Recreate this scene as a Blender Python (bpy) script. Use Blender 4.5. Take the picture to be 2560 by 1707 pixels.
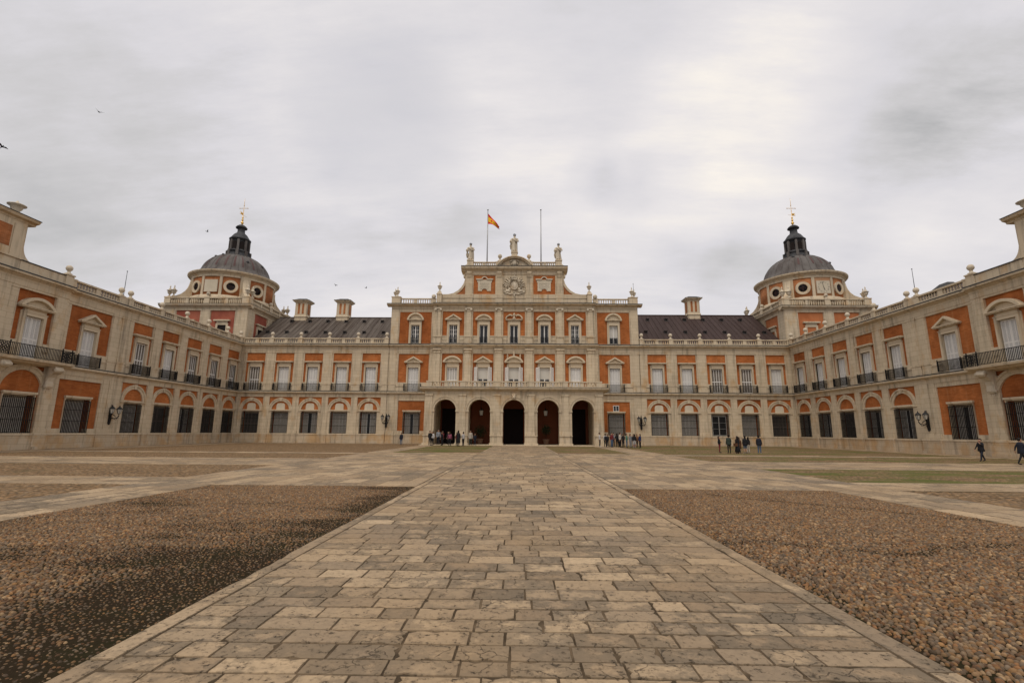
import bpy, bmesh, math, random
import numpy as np
from mathutils import Vector, Matrix, noise as mnoise
random.seed(11); NR = np.random.default_rng(5)
R = math.radians
for o in list(bpy.data.objects): bpy.data.objects.remove(o)
SC = bpy.context.scene; COL = SC.collection
# ------------------------------------------------------------------ materials
MATS = {}
def new_mat(name):
    m = bpy.data.materials.new(name); m.use_nodes = True
    nt = m.node_tree; b = nt.nodes['Principled BSDF']; MATS[name] = m
    return m, nt, b
def nd(nt, t, **kw):
    n = nt.nodes.new(t)
    for k, v in kw.items():
        if k in n.inputs.keys() if isinstance(k, str) else False: n.inputs[k].default_value = v
        else: setattr(n, k, v)
    return n
def lk(nt, a, b): nt.links.new(a, b)
def coords(nt, scale=(1, 1, 1), kind='Object'):
    tc = nd(nt, 'ShaderNodeTexCoord'); mp = nd(nt, 'ShaderNodeMapping'); mp.inputs['Scale'].default_value = scale
    lk(nt, tc.outputs[kind], mp.inputs['Vector']); return mp.outputs['Vector']
def noise(nt, vec, scale, detail=4, rough=.55):
    n = nd(nt, 'ShaderNodeTexNoise'); n.inputs['Scale'].default_value = scale; n.inputs['Detail'].default_value = detail; n.inputs['Roughness'].default_value = rough
    lk(nt, vec, n.inputs['Vector']); return n.outputs['Fac']
def ramp(nt, fac, stops):
    r = nd(nt, 'ShaderNodeValToRGB'); e = r.color_ramp.elements
    while len(e) < len(stops): e.new(.5)
    for i, (p, c) in enumerate(stops):
        e[i].position = p; e[i].color = (c, c, c, 1) if isinstance(c, (int, float)) else (*c, 1)
    lk(nt, fac, r.inputs['Fac']); return r.outputs['Color']
def mixc(nt, fac, a, b, mode='MIX'):
    m = nd(nt, 'ShaderNodeMix', data_type='RGBA', blend_type=mode)
    for s, v in ((0, fac), (6, a), (7, b)):
        if isinstance(v, bpy.types.NodeSocket): lk(nt, v, m.inputs[s])
        elif isinstance(v, (int, float)): m.inputs[s].default_value = v if s == 0 else (v, v, v, 1)
        else: m.inputs[s].default_value = (*v, 1)
    return m.outputs[2]
def math_(nt, op, a, b=None):
    m = nd(nt, 'ShaderNodeMath', operation=op)
    for i, v in enumerate((a, b)):
        if v is None: continue
        if isinstance(v, bpy.types.NodeSocket): lk(nt, v, m.inputs[i])
        else: m.inputs[i].default_value = v
    return m.outputs[0]
def bump(nt, b, h, strength=.3, dist=.02):
    n = nd(nt, 'ShaderNodeBump'); n.inputs['Strength'].default_value = strength; n.inputs['Distance'].default_value = dist
    lk(nt, h, n.inputs['Height']); lk(nt, n.outputs['Normal'], b.inputs['Normal'])
def plain(name, col, rough=.7, metal=0., var=.25, nscale=3., spec=.3):
    m, nt, b = new_mat(name); v = coords(nt)
    f = noise(nt, v, nscale, 5)
    c = mixc(nt, f, tuple(x*(1-var) for x in col), tuple(min(1, x*(1+var)) for x in col))
    lk(nt, c, b.inputs['Base Color']); b.inputs['Roughness'].default_value = rough; b.inputs['Metallic'].default_value = metal
    b.inputs['Specular IOR Level'].default_value = spec
    return m
def stone_mat(name, joints, base=(.625, .525, .385), stain=.7, oc=.55):
    m, nt, b = new_mat(name); v = coords(nt)
    big = noise(nt, v, .45, 4); fine = noise(nt, v, 6, 6, .7)
    st = noise(nt, coords(nt, (2.2, 2.2, .16)), 1.0, 5, .65)
    och = noise(nt, coords(nt, (.5, .5, .32)), 1.3, 5, .6)
    warm = mixc(nt, big, tuple(x*.86 for x in base), (base[0]*1.08, base[1]*1.07, base[2]*1.03))
    c = mixc(nt, ramp(nt, fine, ((.3, 0.), (.75, .35))), warm, (base[0]*.78, base[1]*.74, base[2]*.68))
    c = mixc(nt, ramp(nt, st, ((.51, 0.), (.74, stain))), c, (.16, .132, .10))
    c = mixc(nt, ramp(nt, och, ((oc, 0.), (oc+.17, .6))), c, (.50, .29, .11))
    if joints:
        s = nd(nt, 'ShaderNodeSeparateXYZ'); lk(nt, v, s.inputs[0]); cx = nd(nt, 'ShaderNodeCombineXYZ')
        xy = math_(nt, 'ADD', s.outputs[0], s.outputs[1]); lk(nt, xy, cx.inputs[0]); lk(nt, s.outputs[2], cx.inputs[1])
        br = nd(nt, 'ShaderNodeTexBrick'); lk(nt, cx.outputs[0], br.inputs['Vector']); br.inputs['Scale'].default_value = 1
        br.inputs['Brick Width'].default_value = 1.05; br.inputs['Row Height'].default_value = .47; br.inputs['Mortar Size'].default_value = .014
        br.inputs['Mortar Smooth'].default_value = .3; br.inputs['Bias'].default_value = 0.
        br.inputs['Color1'].default_value = (1, 1, 1, 1); br.inputs['Color2'].default_value = (.78, .765, .74, 1); br.inputs['Mortar'].default_value = (.36, .31, .26, 1)
        c = mixc(nt, .5, c, br.outputs['Color'], 'MULTIPLY')
    lk(nt, c, b.inputs['Base Color']); b.inputs['Roughness'].default_value = .88; b.inputs['Specular IOR Level'].default_value = .2
    bump(nt, b, fine, .35, .03); return m
stone_mat('ashlar', True); stone_mat('stone', False); stone_mat('plinth_stone', True, (.56, .46, .335), .8, .45)
stone_mat('carved', False, (.62, .545, .43), .8)
def brick_mat(name, base):
    m, nt, b = new_mat(name); v = coords(nt)
    s = nd(nt, 'ShaderNodeSeparateXYZ'); lk(nt, v, s.inputs[0]); cx = nd(nt, 'ShaderNodeCombineXYZ')
    lk(nt, math_(nt, 'ADD', s.outputs[0], s.outputs[1]), cx.inputs[0]); lk(nt, s.outputs[2], cx.inputs[1])
    br = nd(nt, 'ShaderNodeTexBrick'); lk(nt, cx.outputs[0], br.inputs['Vector']); br.inputs['Scale'].default_value = 1
    br.inputs['Brick Width'].default_value = .28; br.inputs['Row Height'].default_value = .075; br.inputs['Mortar Size'].default_value = .010
    br.inputs['Color1'].default_value = (1, 1, 1, 1); br.inputs['Color2'].default_value = (.74, .70, .66, 1); br.inputs['Mortar'].default_value = (.60, .58, .55, 1)
    hz_ = noise(nt, coords(nt, (.9, .9, 7.)), 1.0, 5, .65); big = noise(nt, v, .7, 5, .6); st = noise(nt, coords(nt, (1.2, 1.2, 3.)), 1.1, 5, .65)
    c = mixc(nt, ramp(nt, big, ((.3, 0.), (.7, 1.))), tuple(x*.60 for x in base), (base[0]*1.14, base[1]*1.22, base[2]*1.35))
    c = mixc(nt, ramp(nt, st, ((.55, 0.), (.8, .5))), c, (base[0]*.5, base[1]*.5, base[2]*.7))
    c = mixc(nt, ramp(nt, hz_, ((.42, .0), (.68, .55))), c, (base[0]*.55, base[1]*.50, base[2]*.55)); c = mixc(nt, ramp(nt, noise(nt, coords(nt, (2.6, 2.6, .2)), 1., 5, .6), ((.54, 0.), (.72, .4))), c, (base[0]*1.05, base[1]*1.7, base[2]*2.6)); c = mixc(nt, .8, c, br.outputs['Color'], 'MULTIPLY'); oi = nd(nt, 'ShaderNodeObjectInfo'); c = mixc(nt, 1., c, ramp(nt, oi.outputs['Random'], ((0., (.80, .74, .70)), (.5, (1., 1., 1.)), (1., (1.12, 1.16, 1.18)))), 'MULTIPLY')
    lk(nt, c, b.inputs['Base Color']); b.inputs['Roughness'].default_value = .9; b.inputs['Specular IOR Level'].default_value = .15
    bump(nt, b, br.outputs['Fac'], -.3, .01); return m
brick_mat('brick', (.54, .175, .050)); brick_mat('brick_pale', (.56, .215, .080))
def plaster(name, base, spot):
    m, nt, b = new_mat(name); v = coords(nt)
    c = mixc(nt, ramp(nt, noise(nt, v, .55, 5, .6), ((.42, 0.), (.62, 1.))), base, spot)
    c = mixc(nt, ramp(nt, noise(nt, coords(nt, (2, 2, .4)), 1.2, 4), ((.5, 0.), (.8, .4))), c, tuple(x*.6 for x in base))
    lk(nt, c, b.inputs['Base Color']); b.inputs['Roughness'].default_value = .92; return m
plaster('red_plaster', (.36, .110, .062), (.28, .066, .038)); plaster('orange_plaster', (.47, .165, .058), (.41, .13, .042))
plaster('pale_plaster', (.60, .53, .41), (.55, .48, .36))
def lead_mat(name, a, bcol, vertical=(1, 1, 1)):
    m, nt, b = new_mat(name); v = coords(nt)
    f = noise(nt, coords(nt, vertical), .9, 5, .6)
    c = mixc(nt, ramp(nt, f, ((.38, 0.), (.62, 1.))), a, bcol)
    c = mixc(nt, ramp(nt, noise(nt, v, 7, 4), ((.4, 0.), (.8, .4))), c, tuple(x*.6 for x in a))
    lk(nt, c, b.inputs['Base Color']); b.inputs['Roughness'].default_value = .72; b.inputs['Specular IOR Level'].default_value = .25; return m
lead_mat('lead_roof', (.056, .040, .030), (.125, .103, .084), (1.3, .12, .12)); lead_mat('lead_roof_brown', (.040, .023, .019), (.060, .038, .033), (1.1, .1, .1))
lead_mat('lead_dome', (.090, .076, .068), (.150, .138, .128), (.9, .9, .25)); lead_mat('lead_dark', (.026, .027, .030), (.075, .077, .080)); lead_mat('lead_edge', (.035, .034, .034), (.07, .068, .065))
plain('lead_red_streak', (.095, .048, .045), .7, 0, .5)
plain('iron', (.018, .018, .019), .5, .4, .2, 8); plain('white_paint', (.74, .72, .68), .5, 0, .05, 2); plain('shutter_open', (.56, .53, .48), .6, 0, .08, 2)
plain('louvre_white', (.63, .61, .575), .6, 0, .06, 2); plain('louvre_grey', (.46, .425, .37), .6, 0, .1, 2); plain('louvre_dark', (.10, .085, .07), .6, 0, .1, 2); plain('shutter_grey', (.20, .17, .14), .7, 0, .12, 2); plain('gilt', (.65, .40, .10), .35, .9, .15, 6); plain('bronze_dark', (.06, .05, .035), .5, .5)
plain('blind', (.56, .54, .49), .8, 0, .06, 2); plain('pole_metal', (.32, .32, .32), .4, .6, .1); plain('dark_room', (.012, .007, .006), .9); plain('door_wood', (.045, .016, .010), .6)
plain('inner_red', (.165, .052, .024), .9, 0, .2, 1.); plain('terracotta', (.33, .20, .13), .8); plain('leaf_dark', (.035, .055, .022), .7, 0, .4, 9)
plain('flag_red', (.60, .015, .02), .8, 0, .05); plain('flag_yellow', (.85, .50, .02), .8, 0, .05); plain('clock_ink', (.06, .055, .05), .8); plain('ink', (.20, .175, .14), .9)
m, nt, b = new_mat('glass_dark'); b.inputs['Base Color'].default_value = (.025, .027, .030, 1); b.inputs['Roughness'].default_value = .15; b.inputs['Specular IOR Level'].default_value = .3
m, nt, b = new_mat('oculus_glass'); b.inputs['Base Color'].default_value = (.030, .014, .010, 1); b.inputs['Roughness'].default_value = .35
m, nt, b = new_mat('lantern_glass'); b.inputs['Base Color'].default_value = (.50, .48, .42, 1); b.inputs['Roughness'].default_value = .3
# --- paving slabs: tone attribute per slab
m, nt, b = new_mat('slab'); v = coords(nt); at = nd(nt, 'ShaderNodeAttribute', attribute_name='tone'); sp = nd(nt, 'ShaderNodeSeparateColor'); lk(nt, at.outputs['Color'], sp.inputs[0])
off = nd(nt, 'ShaderNodeVectorMath', operation='MULTIPLY_ADD'); lk(nt, at.outputs['Color'], off.inputs[0]); off.inputs[1].default_value = (9, 9, 9); lk(nt, v, off.inputs[2]); vs_ = off.outputs[0]   # every slab gets its own piece of the pattern
c = mixc(nt, sp.outputs[0], (.235, .166, .102), (.54, .402, .252))
c = mixc(nt, ramp(nt, sp.outputs[1], ((.6, 0.), (1., .7))), c, (.205, .158, .110))
patch = noise(nt, vs_, 4.2, 8, .7); fine = noise(nt, v, 11, 7, .7); pit = noise(nt, vs_, 19, 7, .75); broad = noise(nt, v, .35, 4)
mid_ = nd(nt, 'ShaderNodeAttribute', attribute_name='mid'); patch2 = math_(nt, 'SUBTRACT', patch, math_(nt, 'MULTIPLY', math_(nt, 'SUBTRACT', mid_.outputs['Fac'], .28), .20))
thr = math_(nt, 'ADD', patch2, math_(nt, 'MULTIPLY', math_(nt, 'SUBTRACT', sp.outputs[2], .5), .26))
c = mixc(nt, ramp(nt, thr, ((.47, 0.), (.55, .6), (.75, .78))), c, (.140, .112, .078))
c = mixc(nt, ramp(nt, broad, ((.42, 0.), (.66, .5))), c, (.40, .27, .145))
c = mixc(nt, ramp(nt, fine, ((.35, 0.), (.75, .45))), c, (.13, .104, .074))
c = mixc(nt, ramp(nt, math_(nt, 'ADD', pit, math_(nt, 'MULTIPLY', math_(nt, 'SUBTRACT', patch, .5), .35)), ((.585, 0.), (.64, .85))), c, (.05, .038, .026))
wv = nd(nt, 'ShaderNodeVectorMath', operation='ADD'); nn = nd(nt, 'ShaderNodeTexNoise'); nn.inputs['Scale'].default_value = 3.; nn.inputs['Detail'].default_value = 5; lk(nt, vs_, nn.inputs['Vector']); sc_ = nd(nt, 'ShaderNodeVectorMath', operation='SCALE'); sc_.inputs['Scale'].default_value = .5; lk(nt, nn.outputs['Color'], sc_.inputs[0]); lk(nt, vs_, wv.inputs[0]); lk(nt, sc_.outputs[0], wv.inputs[1])
vc = nd(nt, 'ShaderNodeTexVoronoi', feature='DISTANCE_TO_EDGE'); vc.inputs['Scale'].default_value = 2.1; lk(nt, wv.outputs[0], vc.inputs['Vector'])
crack = math_(nt, 'MULTIPLY', ramp(nt, vc.outputs['Distance'], ((.0, 1.), (.014, 0.))), ramp(nt, math_(nt, 'ADD', noise(nt, v, 1.1, 3), math_(nt, 'MULTIPLY', sp.outputs[2], .25)), ((.66, 0.), (.72, 1.))))
c = mixc(nt, math_(nt, 'MULTIPLY', crack, .8), c, (.035, .028, .02))
lk(nt, c, b.inputs['Base Color']); b.inputs['Roughness'].default_value = .75; b.inputs['Specular IOR Level'].default_value = .14
hh = math_(nt, 'SUBTRACT', math_(nt, 'ADD', math_(nt, 'MULTIPLY', fine, .5), math_(nt, 'MULTIPLY', ramp(nt, pit, ((.55, 1.), (.68, 0.))), .6)), math_(nt, 'MULTIPLY', crack, .8)); bump(nt, b, hh, .7, .016)
# --- soil under slabs and cobbles
m, nt, b = new_mat('soil'); v = coords(nt)
c = mixc(nt, ramp(nt, noise(nt, v, .8, 5), ((.45, 0.), (.6, 1.))), (.018, .012, .007), (.013, .016, .005)); c = mixc(nt, noise(nt, v, 20, 4), c, (.038, .027, .015))
lk(nt, c, b.inputs['Base Color']); b.inputs['Roughness'].default_value = .95; b.inputs['Specular IOR Level'].default_value = .03; bump(nt, b, noise(nt, v, 40, 4), .5, .02)
m, nt, b = new_mat('joint_sand'); v = coords(nt)
c = mixc(nt, ramp(nt, noise(nt, v, 2.2, 5), ((.42, 0.), (.6, 1.))), (.065, .048, .031), (.150, .108, .068)); lk(nt, c, b.inputs['Base Color']); b.inputs['Roughness'].default_value = .95; b.inputs['Specular IOR Level'].default_value = .03
# --- pebbles (mesh) colour from attribute
m, nt, b = new_mat('pebble'); at = nd(nt, 'ShaderNodeAttribute', attribute_name='tone'); v = coords(nt)
c = mixc(nt, .45, at.outputs['Color'], ramp(nt, noise(nt, v, 30, 4), ((.3, .55), (.7, 1.))), 'MULTIPLY')
lk(nt, c, b.inputs['Base Color']); b.inputs['Roughness'].default_value = .7; b.inputs['Specular IOR Level'].default_value = .15
# --- far cobbles as a surface
def cobble_mat(name, green):
    m, nt, b = new_mat(name); v = coords(nt, (1, .8, 1))
    vo = nd(nt, 'ShaderNodeTexVoronoi'); vo.inputs['Scale'].default_value = 11; lk(nt, v, vo.inputs['Vector'])
    s = nd(nt, 'ShaderNodeSeparateColor'); lk(nt, vo.outputs['Color'], s.inputs[0])
    c = ramp(nt, s.outputs[0], ((0., (.15, .09, .045)), (.3, (.26, .155, .075)), (.55, (.21, .155, .105)), (.75, (.32, .19, .09)), (1., (.38, .27, .16))))
    c = mixc(nt, ramp(nt, vo.outputs['Distance'], ((.40, 0.), (.68, .85))), c, (.06, .043, .025))
    ms = noise(nt, coords(nt, (.22, .42, 1)), 1., 8, .68)
    c = mixc(nt, ramp(nt, ms, ((.60 - .18*green, 0.), (.70 - .14*green, .9))), c, (.080, .098, .020) if green else (.085, .068, .035))
    c = mixc(nt, ramp(nt, noise(nt, v, .6, 5), ((.4, 0.), (.7, .3))), c, (.22, .15, .08))
    lk(nt, c, b.inputs['Base Color']); b.inputs['Roughness'].default_value = .9; b.inputs['Specular IOR Level'].default_value = .08; bump(nt, b, ramp(nt, vo.outputs['Distance'], ((0., 1.), (.6, 0.))), .7, .03); return m
cobble_mat('cobble', 0.); cobble_mat('cobble_mossy', .75); cobble_mat('cobble_grassy', 1.)
# ------------------------------------------------------------------ mesh helper
class MB:
    def __init__(s): s.v = []; s.f = []; s.mi = []; s.sm = []; s.cur = 0
    def add(s, vs, fs, smooth=False):
        o = len(s.v); s.v += [tuple(p) for p in vs]
        for f in fs: s.f.append([i+o for i in f]); s.mi.append(s.cur); s.sm.append(smooth)
    def box(s, x0, x1, y0, y1, z0, z1):
        s.add([(x0,y0,z0),(x1,y0,z0),(x1,y1,z0),(x0,y1,z0),(x0,y0,z1),(x1,y0,z1),(x1,y1,z1),(x0,y1,z1)],
              [(0,3,2,1),(4,5,6,7),(0,1,5,4),(1,2,6,5),(2,3,7,6),(3,0,4,7)])
    def frust(s, a, z0, c, z1):   # rectangles (x0,x1,y0,y1)
        s.add([(a[0],a[2],z0),(a[1],a[2],z0),(a[1],a[3],z0),(a[0],a[3],z0),(c[0],c[2],z1),(c[1],c[2],z1),(c[1],c[3],z1),(c[0],c[3],z1)],
              [(0,3,2,1),(4,5,6,7),(0,1,5,4),(1,2,6,5),(2,3,7,6),(3,0,4,7)])
    def prism(s, poly, y0, y1):   # poly in (x,z) extruded in y
        n = len(poly); vs = [(p[0], y0, p[1]) for p in poly] + [(p[0], y1, p[1]) for p in poly]
        s.add(vs, [tuple(range(n)), tuple(range(2*n-1, n-1, -1))] + [(i, (i+1) % n, n+(i+1) % n, n+i) for i in range(n)])
    def profx(s, prof, x0, x1):   # profile (y,z) extruded along x
        n = len(prof); vs = [(x0, p[0], p[1]) for p in prof] + [(x1, p[0], p[1]) for p in prof]
        s.add(vs, [tuple(range(n)), tuple(range(2*n-1, n-1, -1))] + [(i, (i+1) % n, n+(i+1) % n, n+i) for i in range(n)])
    def lathe(s, prof, c=(0, 0, 0), seg=12, smooth=True, a0=0., a1=2*math.pi):
        full = abs(a1-a0-2*math.pi) < 1e-6; k = seg if full else seg+1; vs = []; fs = []
        for r, z in prof:
            for i in range(k):
                a = a0+(a1-a0)*i/seg; vs.append((c[0]+r*math.cos(a), c[1]+r*math.sin(a), c[2]+z))
        for j in range(len(prof)-1):
            for i in range(seg):
                i2 = (i+1) % k; fs.append((j*k+i, j*k+i2, (j+1)*k+i2, (j+1)*k+i))
        if full:
            if prof[0][0] > 1e-4: fs.append(tuple(range(k-1, -1, -1)))
            if prof[-1][0] > 1e-4: fs.append(tuple((len(prof)-1)*k+i for i in range(k)))
        s.add(vs, fs, smooth)
    def tube(s, pts, r, seg=6, smooth=True):
        pts = [Vector(p) for p in pts]; rs = r if isinstance(r, (list, tuple)) else [r]*len(pts); vs = []; fs = []
        for i, p in enumerate(pts):
            d = (pts[min(i+1, len(pts)-1)]-pts[max(i-1, 0)]).normalized()
            a = d.cross(Vector((0, 0, 1)));  a = a if a.length > .05 else d.cross(Vector((1, 0, 0))); a.normalize(); b2 = d.cross(a)
            for k in range(seg):
                t = 2*math.pi*k/seg; vs.append(p+(a*math.cos(t)+b2*math.sin(t))*rs[i])
        for i in range(len(pts)-1):
            for k in range(seg): fs.append((i*seg+k, i*seg+(k+1) % seg, (i+1)*seg+(k+1) % seg, (i+1)*seg+k))
        fs.append(tuple(range(seg-1, -1, -1))); fs.append(tuple((len(pts)-1)*seg+k for k in range(seg))); s.add(vs, fs, smooth)
    def ball(s, c, r, seg=10, rings=7, sq=(1, 1, 1)):
        vs = []; fs = []
        for j in range(rings+1):
            t = math.pi*j/rings
            for i in range(seg):
                a = 2*math.pi*i/seg; vs.append((c[0]+r*sq[0]*math.sin(t)*math.cos(a), c[1]+r*sq[1]*math.sin(t)*math.sin(a), c[2]+r*sq[2]*math.cos(t)))
        for j in range(rings):
            for i in range(seg): fs.append((j*seg+i, (j+1)*seg+i, (j+1)*seg+(i+1) % seg, j*seg+(i+1) % seg))
        s.add(vs, fs, True)
    def ring(s, cx, cz, r0, r1, y0, y1, a0=0., a1=math.pi, seg=20, sx=1.):
        for i in range(seg):
            t0 = a0+(a1-a0)*i/seg; t1 = a0+(a1-a0)*(i+1)/seg
            P = [(cx+r*math.cos(t)*sx, cz+r*math.sin(t)) for r, t in ((r0, t0), (r1, t0), (r1, t1), (r0, t1))]
            vs = [(p[0], y0, p[1]) for p in P]+[(p[0], y1, p[1]) for p in P]
            fs = [(4, 5, 6, 7), (1, 2, 6, 5), (3, 0, 4, 7)]
            if i == 0: fs.append((0, 1, 5, 4))
            if i == seg-1: fs.append((2, 3, 7, 6))
            s.add(vs, fs)
    def mesh(s, name, mats, xf=None):
        me = bpy.data.meshes.new(name); me.from_pydata([tuple(xf @ Vector(p)) for p in s.v] if xf else s.v, [], s.f)
        for mm in mats: me.materials.append(MATS[mm])
        me.polygons.foreach_set('material_index', s.mi); me.polygons.foreach_set('use_smooth', s.sm)
        bm = bmesh.new(); bm.from_mesh(me); bmesh.ops.recalc_face_normals(bm, faces=bm.faces[:]); bm.to_mesh(me); bm.free()
        return me
def obj(name, me, parent=None, loc=(0, 0, 0), rz=0.):
    o = bpy.data.objects.new(name, me); COL.objects.link(o); o.parent = parent; o.location = loc; o.rotation_euler = (0, 0, rz); return o
def part(name, mb, mats, parent=None, loc=(0, 0, 0), xf=None, rz=0.):
    return obj(name, mb.mesh(name, mats if isinstance(mats, (list, tuple)) else [mats], xf), parent, loc, rz)
def tag(o, label=None, cat=None, group=None, kind=None):
    for k, v in (('label', label), ('category', cat), ('group', group), ('kind', kind)):
        if v: o[k] = v
    return o
def thing(name, label, cat, loc=(0, 0, 0), rz=0., group=None):
    o = bpy.data.objects.new(name, None); COL.objects.link(o); o.location = loc; o.rotation_euler = (0, 0, rz); o.empty_display_size = .3
    return tag(o, label, cat, group)
# ------------------------------------------------------------------ facade as a stepped relief
# rects: painter's list (u0,u1,z0,z1,n,region); region: None = keep wall region
def facade(root, rects, mats, xf=None, back=-.6, names=None):
    us = sorted({round(x, 4) for r in rects for x in r[:2]}); zs = sorted({round(x, 4) for r in rects for x in r[2:4]})
    U0, U1, Z0, Z1 = rects[0][:4]; us = [x for x in us if U0-1e-6 <= x <= U1+1e-6]; zs = [x for x in zs if Z0-1e-6 <= x <= Z1+1e-6]
    nu, nz = len(us)-1, len(zs)-1; cell = [[None]*nz for _ in range(nu)]
    for i in range(nu):
        uc = (us[i]+us[i+1])/2
        cand = [r for r in rects if r[0] <= uc <= r[1]]
        for j in range(nz):
            zc = (zs[j]+zs[j+1])/2
            for r in reversed(cand):
                if r[2] <= zc <= r[3]: cell[i][j] = (r[4], r[5]); break
    regs = {}
    def mb(k):
        if k not in regs: regs[k] = MB()
        return regs[k]
    for j in range(nz):
        i = 0
        while i < nu:
            c = cell[i][j]; k = i
            while k+1 < nu and cell[k+1][j] == c: k += 1
            if c: mb(c[1]).add([(us[i], c[0], zs[j]), (us[k+1], c[0], zs[j]), (us[k+1], c[0], zs[j+1]), (us[i], c[0], zs[j+1])], [(0, 1, 2, 3)])
            i = k+1
    B = (back, None)
    for i in range(nu+1):
        for j in range(nz):
            a = cell[i-1][j] if i > 0 else None; c = cell[i][j] if i < nu else None
            a = a or B; c = c or B
            if abs(a[0]-c[0]) > 1e-5:
                hi = a if a[0] > c[0] else c; lo = min(a[0], c[0])
                mb(hi[1]).add([(us[i], lo, zs[j]), (us[i], hi[0], zs[j]), (us[i], hi[0], zs[j+1]), (us[i], lo, zs[j+1])], [(0, 1, 2, 3)])
    for j in range(nz+1):
        for i in range(nu):
            a = cell[i][j-1] if j > 0 else None; c = cell[i][j] if j < nz else None
            a = a or B; c = c or B
            if abs(a[0]-c[0]) > 1e-5:
                hi = a if a[0] > c[0] else c; lo = min(a[0], c[0])
                mb(hi[1]).add([(us[i], lo, zs[j]), (us[i+1], lo, zs[j]), (us[i+1], hi[0], zs[j]), (us[i], hi[0], zs[j])], [(0, 1, 2, 3)])
    out = {}
    for k, q in regs.items():
        nm = 'wall' if k == 'wall' else ('plinth' if k == 'plinth' else 'brick_panel')
        nm = 'arcade_wall' if k == 'inner' else ('doorway' if k[:2] == 'dk' else nm); mt = mats.get(k) or (mats['dk'] if k[:2] == 'dk' else mats['brick'])
        if k == 'wall': out['wall'] = q
        else: part(nm, q, mt, root, xf=xf)
    return out.get('wall', MB())
# ------------------------------------------------------------------ windows (shared meshes)
CACHE = {}
def shutters(w, h, nleaf=2, gap=0., slat=.085):
    q = MB(); q.two = True; lw = (w-gap)/nleaf
    for i in range(nleaf):
        x0 = -w/2+i*(lw+gap)+.012; x1 = x0+lw-.024; xm = (x0+x1)/2
        for a, c in ((x0, x0+.07), (x1-.07, x1), (xm-.03, xm+.03)): q.box(a, c, -.03, .03, 0, h)
        for a, c in ((0, .12), (h*.45, h*.45+.10), (h-.10, h)): q.box(x0+.07, xm-.03, -.026, .026, a, c); q.box(xm+.03, x1-.07, -.026, .026, a, c)
        n = int(h/slat); q.cur = 1
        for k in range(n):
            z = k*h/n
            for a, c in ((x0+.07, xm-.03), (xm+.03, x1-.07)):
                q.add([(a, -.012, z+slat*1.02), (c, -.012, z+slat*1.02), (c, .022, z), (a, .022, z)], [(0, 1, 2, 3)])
        q.cur = 0
    return q
def pediment(q, kind, w, z0, h, n0, n1, t=.19):
    q.box(-w/2, w/2, n0, n1, z0, z0+.09); q.box(-w/2-.06, w/2+.06, n0, n1+.07, z0+.092, z0+.17)
    zb = z0+.172; zt = z0+h; W = w/2+.06
    if kind == 'tri':
        s = t*math.hypot(W, zt-zb)/(W); ki = t*math.hypot(W, zt-zb)/(zt-zb)
        q.prism([(-W, zb), (0, zt), (0, zt-s), (-W+ki, zb)], n0, n1+.05); q.prism([(W, zb), (W-ki, zb), (0, zt-s), (0, zt)], n0, n1+.05)
        q.prism([(-W+ki+.01, zb), (W-ki-.01, zb), (0, zt-s-.01)], n0, n0+(n1-n0)*.35)
    elif kind in ('seg', 'high'):
        sg = zt-zb; rr = (W*W+sg*sg)/(2*sg); cz = zt-rr; a = math.asin(min(1, W/rr)); a = math.pi-a if cz > zb else a
        ri = rr-t*1.25; ai = math.acos(max(-1, min(1, (zb-cz)/ri)))
        q.ring(0, cz, ri, rr, n0, n1+.05, math.pi/2-min(a, ai), math.pi/2+min(a, ai), 18)
        q.prism([(ri*math.cos(math.pi/2-ai+2*ai*k/14), cz+ri*math.sin(math.pi/2-ai+2*ai*k/14)) for k in range(15)], n0, n0+(n1-n0)*.35)
        for sx in (-1, 1): q.prism([(sx*W, zb), (sx*ri*math.sin(ai), zb), (sx*rr*math.sin(min(a, ai)), cz+rr*math.cos(min(a, ai)))], n0, n1+.045)
    elif kind == 'scroll':
        for sx in (-1, 1):
            pts = [(sx*(W-.02-.62*math.sin(tt*1.9)), 0, 0) for tt in ()]
            P = [Vector((sx*(W-.05)*(1-.0*k)*math.cos(k*.16), (n0+n1)/2, zb+.08+(h-.30)*math.sin(k*.16))) for k in range(8)]
            q.tube(P, [.12]*8, 6); q.ball((P[-1].x-sx*.05, (n0+n1)/2, P[-1].z-.06), .15, 8, 5); q.ball((P[-1].x-sx*.2, (n0+n1)/2, P[-1].z-.16), .12, 8, 5)
        q.lathe([(.22, 0), (.30, .12), (.16, .25), (.1, .42), (.22, .62), (.24, .72), (.1, .85), (.06, .98)], (0, (n0+n1)/2, zb), 10)
def glazed(q, w, h, cols, rows, t=.055, y=0.):
    q.box(-w/2, -w/2+.09, y-.03, y+.03, 0, h); q.box(w/2-.09, w/2, y-.03, y+.03, 0, h); q.box(-w/2+.09, w/2-.09, y-.028, y+.028, h-.1, h); q.box(-w/2+.09, w/2-.09, y-.028, y+.028, 0, .14)
    q.box(-.07, .07, y-.027, y+.034, .14, h-.1)
    for sx in (-1, 1):
        x0, x1 = sorted((sx*.07, sx*(w/2-.09)))
        for k in range(1, cols): q.box(x0+(x1-x0)*k/cols-.018, x0+(x1-x0)*k/cols+.018, y-.02, y+.02, .14, h-.1)
        for k in range(1, rows): q.box(x0, x1, y-.018, y+.018, .14+(h-.24)*k/rows-.02, .14+(h-.24)*k/rows+.02)
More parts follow.
